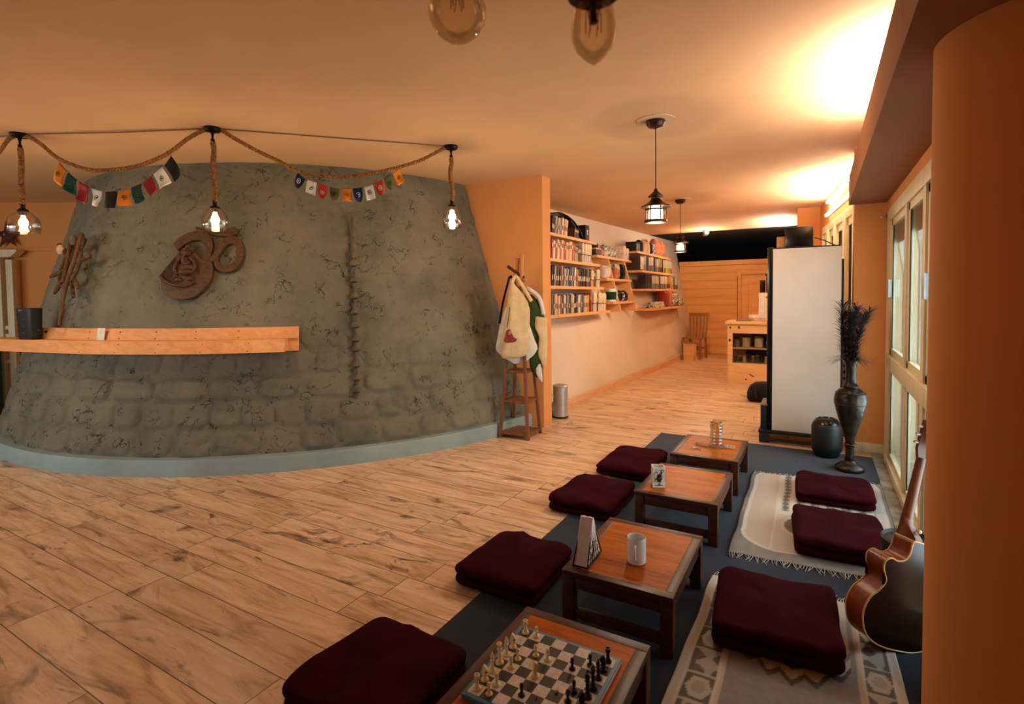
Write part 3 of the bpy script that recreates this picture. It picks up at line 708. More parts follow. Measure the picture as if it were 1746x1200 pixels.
# patterned candle box
t = thing('candle_box', 'square white candle box with a black and red drawing on the second table', 'candle holder', (-.835, 3.165, TZ), rad(24))
a = .036
MB().box(-a, a, -a, a, 0, .004).box(-a, a, -a, -a+.004, .004, .12).box(-a, a, a-.004, a, .004, .12).box(-a, -a+.004, -a+.004, a-.004, .004, .12).box(a-.004, a, -a+.004, a-.004, .004, .12).build('box_walls', 'paper', t, smooth=False)
for k, (o_, xd) in enumerate((((-a, -a-.0012, 0), (1, 0, 0)), ((a+.0012, -a, 0), (0, 1, 0)))):
    Mx = frame(o_, xd, (0, 0, 1)); mb = MB(); rr = random.Random(11+k)
    for q in range(10):
        x = rr.uniform(.012, .058); z = rr.uniform(.02, .1)
        pts = [Mx @ Vector((x+.010*math.cos(u+q), z+.013*math.sin(u*1.4+q), 0)) for u in np.linspace(0, 4, 9)]; mb.tube(pts, .0014, 4)
    mb.prism([(.012, .012), (.060, .012), (.060, .015), (.012, .015)], Mx, .0008); mb.prism([(.012, .105), (.060, .105), (.060, .107), (.012, .107)], Mx, .0008)
    mb.prism(smooth2([(.026, .04), (.044, .035), (.05, .06), (.038, .082), (.024, .07)], 3), Mx, .0006); mb.build('drawing', 'ink', t)
    MB().prism(smooth2([(.036, .05), (.046, .052), (.044, .064), (.034, .062)], 2), Mx, .0014).build('drawing', 'red_ink', t, label='red mark')
# cut glass vase and glass pieces on the farthest table
gx, gy = -.662, 4.175
t = thing('glass_vase', 'tall cut glass vase standing on the farthest low table', 'vase', (gx, gy, TZ))
prof = [(.034,0),(.041,.004),(.042,.02)]+[(.0425+(.0018 if k % 2 else -.0012), .02+k*.012) for k in range(1, 15)]+[(.044,.196),(.041,.198),(.038,.19),(.036,.016),(.001,.014)]
MB().lathe(prof, n=20).build('glass_body', 'crystal', t, ang=10)
mb = MB(); rr = random.Random(3)
for k in range(34):
    a = rr.uniform(0, 2*pi); z = rr.uniform(.02, .185); u = Vector((math.cos(a), math.sin(a), 0)); v = Vector((-u.y, u.x, 0))
    mb.tube([u*.0445+Vector((0, 0, z))+v*(.014*math.cos(s)) + Vector((0, 0, .013*math.sin(s*1.3))) for s in np.linspace(rr.random()*3, 4+rr.random()*2, 8)], .0018, 5)
mb.build('relief_pattern', 'cut_glass', t)
mb = MB()
for k in range(20):
    a = 2*pi*k/20; mb.ball((.046*math.cos(a), .046*math.sin(a), .007), .007, 6, 5)
mb.build('foot_ring', 'crystal', t)
def crystal_branch(label, pts, r):
    t = thing('glass_branch', label, 'glass ornament', (pts[0][0], pts[0][1], TZ)); P = [Vector(p)-Vector(pts[0])+Vector((0, 0, r)) for p in pts]
    mb = MB(); mb.tube(smoothpts(P, 6), r, 8); mb.build('stem', 'cut_glass', t, ang=10)
    mb = MB(); rr = random.Random(int(r*1e5))
    for p in smoothpts(P, 9)[::2]: mb.ball(p+Vector((rr.uniform(-1, 1), rr.uniform(-1, 1), rr.uniform(0, 1)))*r*.6, r*.55, 6, 4)
    mb.build('facets', 'crystal', t, ang=10)
crystal_branch('wavy cut glass piece lying left of the glass vase', [(-.815, 4.205, 0), (-.785, 4.175, 0), (-.745, 4.17, 0), (-.715, 4.14, 0)], .012)
crystal_branch('short cut glass piece lying right of the glass vase', [(-.607, 4.18, 0), (-.575, 4.195, 0), (-.535, 4.18, 0)], .012)
crystal_branch('smallest cut glass piece on the left edge of the farthest table', [(-.815, 4.055, 0), (-.79, 4.075, 0), (-.755, 4.06, 0)], .006)
# ------------------------------------------------------------------ vase with dark feathers, black drums
t = thing('floor_vase', 'tall dark metal floor vase holding black feathers', 'vase', (.222, 4.86, .006))
MB().lathe([(.098,0),(.102,.012),(.098,.030),(.070,.052),(.040,.068),(.034,.085),(.036,.10),(.030,.115),(.031,.20),(.036,.26),(.054,.33),(.078,.40),(.098,.47),(.111,.53),(.113,.56),(.105,.60),(.082,.635),(.060,.65),(.052,.655),(.056,.665),(.044,.68),(.037,.70),(.035,.76),(.037,.82),(.050,.86),(.062,.876),(.058,.878),(.046,.86),(.030,.80),(.001,.79)], n=40).build('vase_body', 'vase_metal', t, ang=50)
MB().lathe([(.100,.606),(.105,.612),(.098,.618)], n=40, cap=False).lathe([(.108,.520),(.1125,.526),(.110,.532)], n=40, cap=False).lathe([(.037,.20),(.041,.206),(.037,.212)], n=30, cap=False).build('bands', 'bronze_dark', t)
rr = random.Random(21)
def barb(mb, p, d, L, wd, droop):
    sd = d.cross(Vector((0, 0, 1))).normalized()*wd; P = [p+d*L*q+Vector((0, 0, -droop*L*q*q)) for q in (0, .35, .7, 1)]
    mb.add([P[0]-sd*.4, P[0]+sd*.4, P[1]+sd, P[2]+sd*.8, P[3], P[2]-sd*.8, P[1]-sd], [(0, 1, 2, 6), (6, 2, 3, 5), (5, 3, 4)])
for k in range(10):
    a = 2*pi*k/10+.3; lean = (.03+.05*rr.random()) if k else 0; top = .31+.11*rr.random()
    b0 = Vector((.018*math.cos(a), .018*math.sin(a), .80)); b1 = Vector((lean*math.cos(a)*.9, lean*math.sin(a)*.9, .86+top*.5)); b2 = Vector((lean*1.5*math.cos(a)+.03, lean*1.5*math.sin(a), .87+top))
    pts = smoothpts([b0, b1, b2], 10); mb = MB(); mb.tube(pts, .003, 5, .001)
    for i, p in enumerate(pts[3:]):
        for q in range(12):
            c = rr.uniform(0, 2*pi); L = (.10+.08*rr.random())*(.75+.35*i/len(pts)); d = Vector((math.cos(c), math.sin(c), .5+.9*rr.random())).normalized()
            barb(mb, p, d, L, .0028, .35)
    mb.build('feather', 'feather', t, ang=80)
mb = MB()
for k in range(110):
    c = rr.uniform(0, 2*pi); L = .12+.08*rr.random(); d = Vector((math.cos(c), math.sin(c), .12+.8*rr.random())).normalized()
    barb(mb, Vector((math.cos(c), math.sin(c), 0))*.03+Vector((0, 0, .872)), d, L, .0028, .5)
mb.build('feather_skirt', 'feather', t, ang=80)
t = thing('floor_pot', 'black lidded floor pot beside the feather vase', 'pot', (.068, 5.20, .006))
MB().lathe([(.085,0),(.098,.012),(.100,.04),(.112,.05),(.114,.10),(.114,.255),(.108,.275),(.10,.285)], n=40).build('pot_body', 'black_matte', t, ang=50)
MB().lathe([(.104,.283),(.100,.292),(.080,.318),(.064,.326),(.060,.318),(.001,.314)], n=40).build('shoulder', 'black_gloss', t, ang=50)
t = thing('side_pot', 'black cylindrical pot standing between the guitar and the window', 'pot', (.372, 3.00, .0175))
MB().lathe([(.092,0),(.098,.008),(.102,.20),(.104,.238),(.100,.240),(.094,.225),(.001,.222)], n=40).build('pot_body', 'black_matte', t, ang=50)
MB().lathe([(.1045,.226),(.1065,.232),(.1045,.238)], n=40, cap=False).build('pot_rim', 'grey_plastic', t)
# ------------------------------------------------------------------ guitar seen from behind, leaning on the column
ga = Vector((.20, .20, .96)).normalized(); gd = Vector((-.55, .8, .03)); gd = (gd-ga*gd.dot(ga)).normalized()
gs = gd.cross(ga)                      # sideways
g0 = Vector((.268, 2.440, .022))
t = thing('guitar', 'brown acoustic cutaway guitar leaning against the column, seen from behind', 'guitar', g0)
MG = frame((0, 0, 0), gs, ga) @ Matrix.Scale(.89, 4)          # local x to the right, y along the body, z out of its back
outl = [(0,.0),(.09,.008),(.155,.045),(.187,.12),(.175,.19),(.135,.245),(.118,.29),(.132,.345),(.145,.39),(.13,.435),(.08,.462),(.03,.470),(-.030,.470),(-.036,.42),(-.052,.386),(-.085,.374),(-.118,.380),(-.142,.360),(-.140,.325),(-.118,.28),(-.140,.235),(-.175,.19),(-.187,.12),(-.155,.045),(-.09,.008)]
GOUT = smooth2(outl, 5); GDP = .10
MB().loft([[MG @ Vector((x, y, -GDP)) for x, y in GOUT], [MG @ Vector((x, y, 0)) for x, y in GOUT]], False, False).build('guitar_side', 'guitar_side', t, ang=60)
MB().prism(GOUT, MG @ Matrix.Translation((0, 0, -.004)), .0055).build('guitar_back', 'guitar_back', t, label='dark back')
MB().prism(GOUT, MG @ Matrix.Translation((0, 0, -GDP-.002)), .005).build('soundboard', 'guitar_side', t)
for z in (.0, -GDP): MB().tube([MG @ Vector((x*1.003, y*1.0, z)) for x, y in GOUT+GOUT[:1]], .0032, 6).build('binding', 'binding', t)
mb = MB(); rings = []
for y, w_, d in ((.38, .029, .012), (.47, .028, .012), (.60, .026, .011), (.72, .024, .0105), (.83, .0225, .010)):
    rings.append([MG @ Vector((w_*math.cos(a), y, -GDP+.004+ (d*2.0*math.sin(a) if math.sin(a) > 0 else d*.5*math.sin(a)))) for a in np.linspace(0, 2*pi, 16, endpoint=False)])
mb.loft(rings).build('neck', 'guitar_neck', t, ang=60)
rings = []
for y, d, w_ in ((.468, .094, .030), (.485, .088, .028), (.505, .062, .026), (.53, .034, .025), (.56, .02, .024)):
    rings.append([MG @ Vector((x, y, -GDP+zz)) for x, zz in ((-w_, 0), (-w_, d*.7), (-w_*.6, d), (w_*.6, d), (w_, d*.7), (w_, 0))])
MB().loft(rings).build('neck_heel', 'guitar_neck', t, ang=40)
MB().tube([MG @ Vector((-.030, .470, -GDP)), MG @ Vector((-.030, .472, -.05)), MG @ Vector((-.028, .472, -.004)), MG @ Vector((.03, .472, -.004))], .003, 6).build('heel_line', 'binding', t)
MB().prism([(-.022, .83), (.022, .83), (.034, .87), (.030, 1.0), (.0, 1.012), (-.030, 1.0), (-.034, .87)], MG @ Matrix.Translation((0, 0, -GDP)), .014).build('headstock', 'guitar_neck', t)
for sx in (-1, 1):
    for k in range(3): MB().tube([MG @ Vector((sx*.026, .895+.037*k, -GDP+.007)), MG @ Vector((sx*.052, .895+.037*k, -GDP+.007))], .0055, 8).build('tuning_peg', 'steel', t)
MB().lathe([(.004, 0), (.004, .014), (.009, .016), (.008, .022), (.002, .024)], n=12, M=MG @ Matrix.Translation((.008, .515, -.042))).build('strap_button', 'binding', t)

# ------------------------------------------------------------------ rope pendants, rope swags, flag strings
ROSE = [Vector((-5.269, 1.659, CE)), Vector((-3.912, 2.332, CE)), Vector((-2.703, 3.645, CE))]
def rope(mb, pts, r=.0085, strands=3, pitch=.075):
    P = smoothpts(pts, 14); L = 0; acc = [0]
    for a, b in zip(P, P[1:]): L += (b-a).length; acc.append(L)
    for s_ in range(strands):
        out = []; 
        for i, p in enumerate(P):
            t = (P[min(i+1, len(P)-1)]-P[max(0, i-1)]).normalized(); u = t.cross(Vector((0, 0, 1))).normalized(); v = u.cross(t)
            a = 2*pi*acc[i]/pitch+2*pi*s_/strands; out.append(p+(u*math.cos(a)+v*math.sin(a))*r*.95)
        mb.tube(out, r, 6)
    return mb
def pend(k, label, zt, zs, zg0, zg1, rmax, dx=0):
    p = ROSE[k]; t = thing('rope_pendant_lamp', label, 'lamp', p, 0, 'rope pendant lamps under the ceiling')
    MB().lathe([(.058, 0), (.060, -.012), (.052, -.026), (.020, -.034), (.012, -.036), (.012, -.05), (.001, -.051)], n=28).build('ceiling_rose', 'black_metal', t)
    zc = zs-CE; z0 = zt-CE
    MB().lathe([(.008, -.03), (.008, z0), (.014, z0), (.014, z0-.03), (.010, z0-.034)], n=12).build('cord_grip', 'black_metal', t)
    mb = MB(); P = [Vector((.012*math.sin(i*.9+k)*(i > 0)*(i < 8), 0, z0-.025+(zc-(z0-.025))*i/8)) for i in range(9)]
    rope(mb, P, .0105, 3, .05).build('rope_sleeve', 'rope_fibre', t)
    z1 = zg0-CE
    MB().lathe([(.001, zc+.012), (.015, zc+.010), (.015, zc-.03), (.022, zc-.034), (.034, z1+.010), (.036, z1-.004), (.030, z1-.006), (.022, z1-.03), (.001, z1-.031)], n=24).build('lamp_holder', 'black_metal', t)
    g0, g1 = z1, zg1-CE; h = g0-g1
    pr_ = [(.034, g0), (rmax*.62, g0-h*.12), (rmax*.88, g0-h*.32), (rmax, g0-h*.60), (rmax*.985, g0-h*.82), (rmax*.92, g1), (rmax*.90, g1+.001), (rmax*.96, g0-h*.82), (rmax*.975, g0-h*.60), (rmax*.86, g0-h*.33), (rmax*.60, g0-h*.14), (.034, g0-.004)]
    MB().lathe(pr_, n=36, cap=False).build('glass_shade', 'clear_glass', t, ang=80)
    MB().lathe([(rmax*.915, g1-.002), (rmax*.94, g1+.004), (rmax*.90, g1+.004)], n=36, cap=False).build('shade_rim', 'crystal', t)
    MB().lathe([(.012, g0-.028), (.013, g0-.045), (.020, g0-.058), (.029, g0-.080), (.029, g0-.095), (.020, g0-.112), (.001, g0-.118)], n=20).build('bulb', 'bulb_glow', t, label='glowing bulb')
    point('pendant_light', (p.x, p.y, CE+g0-.125), 11, WARM, .03)
    return t
pend(0, 'leftmost rope pendant lamp with wide clear bell glass, above the star', 2.586, 2.141, 2.085, 1.923, .103)
pend(1, 'middle rope pendant lamp with clear globe glass in front of the wooden sign', 2.588, 2.130, 2.079, 1.918, .090)
pend(2, 'right rope pendant lamp with small clear cup glass near the orange end wall', 2.592, 2.214, 2.165, 1.987, .080)
def onplane(A, B, s, z): return Vector((A.x+(B.x-A.x)*s, A.y+(B.y-A.y)*s, z))
r1 = [(0, 2.652), (.051, 2.642), (.112, 2.586), (.21, 2.468), (.352, 2.389), (.459, 2.38), (.597, 2.401), (.704, 2.449), (.787, 2.507), (.873, 2.594), (.95, 2.65), (1, 2.652)]
r2 = [(0, 2.652), (.035, 2.655), (.082, 2.604), (.17, 2.52), (.261, 2.447), (.319, 2.392), (.414, 2.366), (.524, 2.364), (.652, 2.412), (.756, 2.466), (.864, 2.541), (.966, 2.645), (1, 2.652)]
tag(rope(MB(), [onplane(ROSE[0], ROSE[1], *q) for q in r1]).build('rope_swag', 'rope_fibre'), 'twisted rope hanging in a swag between the left and middle pendant lamps', 'rope', 'rope swags under the ceiling')
tag(rope(MB(), [onplane(ROSE[1], ROSE[2], *q) for q in r2]).build('rope_swag', 'rope_fibre'), 'twisted rope hanging in a swag between the middle and right pendant lamps', 'rope', 'rope swags under the ceiling')
off = Vector((-6.75, 1.25, CE))
tag(rope(MB(), [ROSE[0]+Vector((0, 0, -.018)), ROSE[0]*.93+off*.07+Vector((0, 0, -.03)), ROSE[0]*.8+off*.2+Vector((0, 0, -.17)), ROSE[0]*.5+off*.5+Vector((0, 0, -.29)), ROSE[0]*.2+off*.8+Vector((0, 0, -.2)), off+Vector((0, 0, -.012))]).build('rope_swag', 'rope_fibre'), 'twisted rope running from the leftmost pendant lamp out of the picture', 'rope', 'rope swags under the ceiling')
mb = MB(); zc = CE-.004
mb.tube([Vector((-7.5, 1.1, zc)), ROSE[0]+Vector((0, 0, -.004)), ROSE[1]*.5+ROSE[0]*.5+Vector((0, .03, -.004)), ROSE[1]+Vector((0, 0, -.004)), ROSE[2]+Vector((0, 0, -.004))], .0045, 6)
tag(mb.build('ceiling_cable', 'cable'), 'thin cable along the ceiling joining the rope pendant lamps', 'cable')
def flags(label, A, B, pts, cols, size, rounded=()):
    P = [onplane(A, B, *q) for q in pts]; o = P[0].copy()
    t = thing('prayer_flag_string', label, 'flags', o, 0, 'strings of small cloth flags')
    sp = smoothpts([p-o for p in P], 8); MB().tube(sp, .0022, 5).build('string', 'rope_fibre', t)
    n = len(cols); L = [0]
    for a, b in zip(sp, sp[1:]): L.append(L[-1]+(b-a).length)
    out = Vector(((B-A).y, -(B-A).x, 0)).normalized()
    rr = random.Random(len(label))
    def at(d):
        j = 0
        while j < len(sp)-2 and L[j+1] < d: j += 1
        return sp[j].lerp(sp[j+1], (d-L[j])/max(1e-6, L[j+1]-L[j]))
    for k, c in enumerate(cols):
        d0 = L[-1]*(k+.08)/n; d1 = L[-1]*(k+.92)/n; a, b = at(d0), at(d1); x = (b-a); wd = x.length; x.normalize()
        dn = Vector((0, 0, -1))*.55+(x.cross(out)*(1 if x.cross(out).z < 0 else -1)).normalized()*.75; dn.normalize()
        h = size*(1.0+.12*rr.uniform(-1, 1)); tw = rr.uniform(-.35, .35); nx, nz = 8, 8; vs = []; fs = []
        def F(u, v):
            q = a+x*wd*u+dn*h*v; wv = .020*math.sin(u*3.2+k*1.7)*v+.5*tw*v*v*(u-.5)*wd*2+.010*math.sin(v*4+k)
            if k in rounded:
                q -= x*wd*(u-.5)*(max(0, v-.45)**1.7)*1.6
            return q+out*(wv-.004)
        for j in range(nz+1):
            for i in range(nx+1): vs.append(F(i/nx, j/nz))
        for j in range(nz):
            for i in range(nx): q = j*(nx+1)+i; fs.append((q, q+1, q+nx+2, q+nx+1))
        mb = MB().add(vs, fs); o2 = mb.build('flag', 'flag_'+c, t, ang=180); so = o2.modifiers.new('cloth', 'SOLIDIFY'); so.thickness = .0015; so.offset = 0
        o2['label'] = c+' flag'
        if c not in ('red', 'black'):
            em = MB(); ctr = F(.5, .5)+out*.004; u_ = x; v_ = dn
            em.tube([ctr+(u_*math.cos(s)*.013+v_*math.sin(s)*.018) for s in np.linspace(0, 2*pi, 13)], .0022, 4)
            em.ball(ctr, .006, 6, 4)
            em.build('emblem', {'white': 'flag_green', 'orange': 'flag_olive', 'green': 'flag_olive', 'navy': 'flag_white', 'scarlet': 'flag_white', 'olive': 'flag_black'}[c], o2)
    return t
f1 = [(.2, 2.455), (.259, 2.357), (.313, 2.294), (.364, 2.252), (.434, 2.224), (.495, 2.226), (.569, 2.245), (.633, 2.282), (.692, 2.337), (.748, 2.404), (.789, 2.48)]
f2 = [(.323, 2.385), (.356, 2.331), (.404, 2.304), (.449, 2.281), (.499, 2.271), (.543, 2.276), (.589, 2.289), (.63, 2.312), (.677, 2.354), (.719, 2.405), (.762, 2.465)]
flags('string of plain square cloth flags, orange to black, hung left of the middle lamp', ROSE[0], ROSE[1], f1, ['orange', 'green', 'red', 'white', 'black', 'orange', 'green', 'red', 'white', 'black'], .128)
flags('string of ten printed cloth flags, some round, hung right of the middle lamp', ROSE[1], ROSE[2], f2, ['navy', 'white', 'scarlet', 'olive', 'orange', 'navy', 'white', 'scarlet', 'olive', 'orange'], .105, (0, 2, 3, 5, 7, 8))
# ------------------------------------------------------------------ lantern pendants, ceiling spot, near bulbs
def lantern(label, x, y, zr, zb, rr_, glow, power):
    t = thing('lantern_lamp', label, 'lamp', (x, y, CE), 0, 'pagoda lantern lamps')
    MB().lathe([(.001, 0), (.135, 0), (.137, -.004), (.001, -.006)], n=40).build('ceiling_plate', 'plate_paint', t, label='pale round plate')
    MB().lathe([(.068, -.006), (.070, -.022), (.055, -.048), (.022, -.058), (.006, -.062), (.001, -.062)], n=32).build('ceiling_rose', 'bronze_dark', t)
    a = zr-CE; b = zb-CE; h = a-b
    MB().tube([(0, 0, -.055), (0, 0, a+.002)], .0038, 8).build('cord', 'bronze_dark', t)
    MB().lathe([(.004, a+.018), (.012, a+.010), (.014, a-.004), (.045, a-.030), (.056, a-.040), (.054, a-.047), (.034, a-.048), (.032, a-.060), (.055, a-.085), (.085, a-.104), (.106, a-.114), (.107, a-.122), (.08, a-.120), (.001, a-.110)], n=36).build('roof', 'bronze_dark', t, ang=50)
    zt = a-.118; R_ = rr_
    for k in range(6):
        an = 2*pi*k/6+.25; p = Vector((R_*math.cos(an), R_*math.sin(an), 0)); q = p*1.0
        MB().tube([p+Vector((0, 0, zt)), q+Vector((0, 0, b+.010))], .0055, 6).build('cage_bar', 'bronze_dark', t)
    MB().lathe([(R_-.010, b+.022), (R_+.010, b+.022), (R_+.012, b+.006), (R_+.006, b), (R_-.012, b+.002)], n=36, cap=False).build('cage_ring', 'bronze_dark', t)
    MB().lathe([(R_+.004, zt-.028), (R_+.006, zt-.022), (R_+.004, zt-.016)], n=36, cap=False).build('cage_ring', 'bronze_dark', t)
    MB().lathe([(R_-.006, zt), (R_-.006, b+.012)], n=36, cap=False).build('glass_cylinder', 'lantern_glass', t)
    zm = (zt+b)/2; MB().lathe([(.001, zt-.004), (R_*.62, zt-.006), (R_*.70, zm+.02), (R_*.70, zm-.02), (R_*.62, b+.016), (.001, b+.014)], n=20).build('frosted_bulb', glow, t, label='glowing frosted bulb')
    point('lantern_light', (x, y, CE+b-.02), power, WARM, .05)
lantern('bronze pagoda lantern lamp hanging nearest in the corridor mouth', -1.044, 3.899, 2.161, 1.925, .072, 'lantern_glow', 32)
lantern('smaller looking pagoda lantern lamp deeper in the corridor', -1.621, 7.283, 2.209, 1.965, .066, 'lantern_glow_warm', 34)
t = thing('ceiling_spotlight', 'small lit spotlight on the ceiling near the far end of the corridor', 'spotlight', (-1.96, 11.0, CE))
MB().lathe([(.001, 0), (.16, 0), (.16, -.006), (.001, -.008)], n=28).build('ceiling_plate', 'ceiling_paint', t)
MB().lathe([(.03, -.008), (.034, -.03), (.05, -.06), (.05, -.11), (.001, -.12)], n=20).build('spot_head', 'bronze_dark', t)
MB().ball((.035, -.045, -.055), .038, 12, 8).build('bulb', 'lantern_glow', t)
point('spot_light', (-1.96, 10.9, CE-.25), 26, WARM, .04)
def edison(label, x, y, zb, kind):
    t = thing('filament_bulb', label, 'light bulb', (x, y, zb), 0, 'unlit filament bulbs near the camera')
    if kind == 'globe':
        pr_ = [(.0005, 0), (.020, .004), (.036, .016), (.0465, .036), (.0485, .052), (.045, .070), (.034, .088), (.022, .102), (.0165, .116), (.0165, .13)]; top = .13
    else:
        pr_ = [(.0005, 0), (.004, .002), (.012, .008), (.024, .020), (.0305, .036), (.0315, .050), (.028, .075), (.021, .098), (.0165, .112), (.0165, .12)]; top = .105
    MB().lathe(pr_, n=40).build('glass_bulb', 'amber_glass', t, ang=80)
    mb = MB(); mb.tube([(0, 0, top), (0, 0, top*.55)], .005, 8)
    for k in range(6):
        a = 2*pi*k/6; c = .011; mb.tube([(c*math.cos(a)*.4, c*math.sin(a)*.4, top*.62), (c*math.cos(a), c*math.sin(a), top*.80), (c*math.cos(a+.5), c*math.sin(a+.5), top*.42)], .0007, 4)
    mb.build('filament_support', 'bronze_dark', t)
    MB().lathe([(.019, top-.008), (.036, top-.010), (.037, top+.002), (.022, top+.008), (.021, top+.05), (.012, top+.06), (.001, top+.06)], n=28).build('lamp_holder', 'black_metal', t)
    MB().tube([(0, 0, top+.055), (0, 0, CE-zb)], .004, 8).build('cord', 'rope_fibre', t)
edison('round clear filament bulb hanging at the top edge, left of two', -.532, .741, 1.829, 'globe')
edison('pear shaped clear filament bulb hanging at the top edge, right of two', -.281, .720, 1.727, 'pear')
# ------------------------------------------------------------------ curved pine ledge on the plaster wall and what stands on it
tl = thing('wall_ledge', 'pine ledge with low backboard curving along the plastered wall', 'shelf', (CX, CY, 0))
def ringseg(mb, prof, a0, a1, n=60):
    """prof: closed list of (radial offset from wall, z); straight on along the tangent past -79 degrees"""
    rings = []
    for a in np.linspace(rad(a0), rad(a1), n):
        b = max(a, rad(-79)); ext = (b-a)*3.2; tx, ty = math.sin(b), -math.cos(b)
        rings.append([Vector(((CR-CK*z+d)*math.cos(b)+tx*ext, (CR-CK*z+d)*math.sin(b)+ty*ext, z)) for d, z in prof])
    return mb.loft(rings, True, True)
A0, A1 = -104, -44.6
ringseg(MB(), [(-.05, .958), (.165+.0, .958), (.165-.028, 1.060), (-.05, 1.060)], A0, A1-1.6).build('ledge_board', 'ledge_pine', tl, ang=40)
ringseg(MB(), [(-.03, .952), (.006, .952), (.006, 1.060), (.030, 1.0605), (.030, 1.158), (-.03, 1.158)], -90.3, A1).build('backboard', 'ledge_pine', tl, ang=40)
mb = MB()
for a in np.arange(-78.5, -47, 6.3):
    for (d, z) in ((.031, 1.13), (.031, 1.075)):
        r_ = CR-CK*z+d; mb.ball((r_*math.cos(rad(a)), r_*math.sin(rad(a)), z), .0055, 6, 4)
    for (d, z) in ((.142, 1.035), (.160, .972)):
        a2 = a+2.2; r_ = CR-CK*z+d; mb.ball((r_*math.cos(rad(a2)), r_*math.sin(rad(a2)), z), .005, 6, 4)
mb.build('screw_heads', 'clay_dark', tl)
def on_ledge(a, d=.09, z=1.0605):
    r_ = CR-CK*z+d; return (CX+r_*math.cos(rad(a)), CY+r_*math.sin(rad(a)), z)
t = thing('speaker', 'black upright loudspeaker standing on the left end of the pine ledge', 'speaker', (-6.17, 1.955, 1.0605), rad(10))
MB().loft([[Vector((x, y*.5, z)) for x, y in rrect(-w_, w_, -w_, w_, .05, 6)] for w_, z in ((.090, 0), (.100, .01), (.110, .24), (.112, .272), (.106, .28))]).build('speaker_body', 'black_matte', t, ang=40)
mb = MB()
for k in range(3): mb.ball((.02, -.058, .06+.06*k), .004, 6, 4)
mb.build('indicator', 'grey_plastic', t); MB().box(-.05, .0, -.058, -.055, .255, .266, .001).build('logo_mark', 'grey_plastic', t)
MB().box(.10, .145, -.012, .012, .075, .09, .002).build('cable_plug', 'black_matte', t)
t = tag(MB().box(-.042, .042, -.002, .002, 0, .105, .001).build('card', 'paper', loc=on_ledge(-75.4, .045)), 'small blank white card leaning on the backboard of the pine ledge', 'card'); t.rotation_euler = (rad(-8), 0, rad(-75.4+90))
# ------------------------------------------------------------------ carved om sign
F = cone_frame(rad(-60.6), 1.735, .012)
t = thing('om_sign', 'carved dark wooden om sign with a seated elephant-headed figure on the curved wall', 'wall sign', F.translation)
MO = F.copy(); MO.translation = (0, 0, 0); MO = MO @ Matrix.Translation((.035, -.014, 0))
def zc_(pts, n=3): return smooth2([((x-390)*.00126, (505-y)*.00136) for x, y in pts], n)
arc = zc_([(165,382),(205,338),(250,310),(310,295),(370,300),(415,335),(440,390),(440,450),(424,488),(402,503),(386,486),(402,455),(402,420),(385,385),(350,362),(300,358),(255,378),(218,408),(200,428),(180,405)])
MB().prism(arc, MO, .034).build('upper_stroke', 'om_wood', t)
disk = zc_([(120,640),(132,690),(165,728),(220,752),(285,757),(350,745),(410,702),(450,642),(466,580),(456,522),(425,494),(385,492),(355,470),(325,440),(300,400),(265,395),(220,430),(198,480),(205,530),(196,575),(215,612),(232,640),(200,655),(150,622),(112,592),(104,604)])
MB().prism(disk, MO, .030).build('lower_stroke', 'om_wood', t)
ringo = zc_([(565,332),(615,350),(650,400),(662,460),(645,525),(600,570),(545,580),(495,560),(468,520),(462,490),(430,512),(400,506),(440,480),(480,410),(520,360)])
hole = zc_([(570,385),(598,400),(612,440),(608,490),(580,525),(540,532),(505,515),(490,480),(505,430),(540,395)])
n = max(len(ringo), len(hole))
def resample(P, n):
    P = [Vector(p) for p in P]; acc = [0]
    for i in range(len(P)): acc.append(acc[-1]+(P[(i+1) % len(P)]-P[i]).length)
    out = []
    for i in range(n):
        d = acc[-1]*i/n; j = 0
        while acc[j+1] < d: j += 1
        out.append(P[j].lerp(P[(j+1) % len(P)], (d-acc[j])/max(1e-9, acc[j+1]-acc[j])))
    return out
cxo, cyo = (562-390)*.00126, (505-455)*.00136
def polar(P, n=64):
    P = resample(P, 400); A = [(math.atan2(p.y-cyo, p.x-cxo), (p-Vector((cxo, cyo))).length) for p in P]; out = []
    for k in range(n):
        a = -pi+2*pi*k/n; r = max((q[1] for q in A if abs((q[0]-a+pi) % (2*pi)-pi) < .06), default=.1); out.append((cxo+r*math.cos(a), cyo+r*math.sin(a)))
    return out
ro = zc_([(565,332),(615,350),(650,400),(662,460),(645,525),(600,570),(545,580),(495,560),(468,520),(460,470),(480,400),(520,350)])
po, ph = polar(ro), polar(hole)
V2 = lambda P, z: [MO @ Vector((x, y, z)) for x, y in P]
MB().loft([V2(ph, 0), V2(po, 0), V2(po, .03), V2(ph, .03), V2(ph, 0)], False, False).build('right_loop', 'om_wood', t, ang=40)
MB().prism(zc_([(520,345),(490,390),(455,460),(400,498),(430,515),(475,490),(520,410)]), MO @ Matrix.Translation((0, 0, .002)), .03).build('linking_stroke', 'om_wood', t)
MB().prism(zc_([(296,268),(330,266),(420,285),(500,290),(570,268),(600,292),(585,322),(540,332),(440,325),(360,285)]), MO, .03).build('crescent', 'om_wood', t)
MB().ball(MO @ Vector(((575-390)*.00126, (505-292)*.00136, .02)), .022, 14, 8).build('dot', 'om_wood', t)
mb = MB(); Z = lambda x, y, z: MO @ Vector(((x-390)*.00126, (505-y)*.00136, z))
for x, y, z, rx, rz in ((268,448,.030,.046,.034), (228,452,.026,.028,.014), (308,436,.026,.028,.014), (270,402,.028,.024,.022), (285,575,.024,.068,.034), (240,628,.026,.034,.024), (322,620,.026,.034,.024), (215,600,.024,.026,.02)): mb.ball(Z(x, y, z), (rx, rx, rz), 16, 10)
mb.tube(smoothpts([Z(268,455,.060), Z(262,490,.064), Z(268,520,.060), Z(292,528,.056), Z(306,512,.050)], 5), .014, 8, .008)
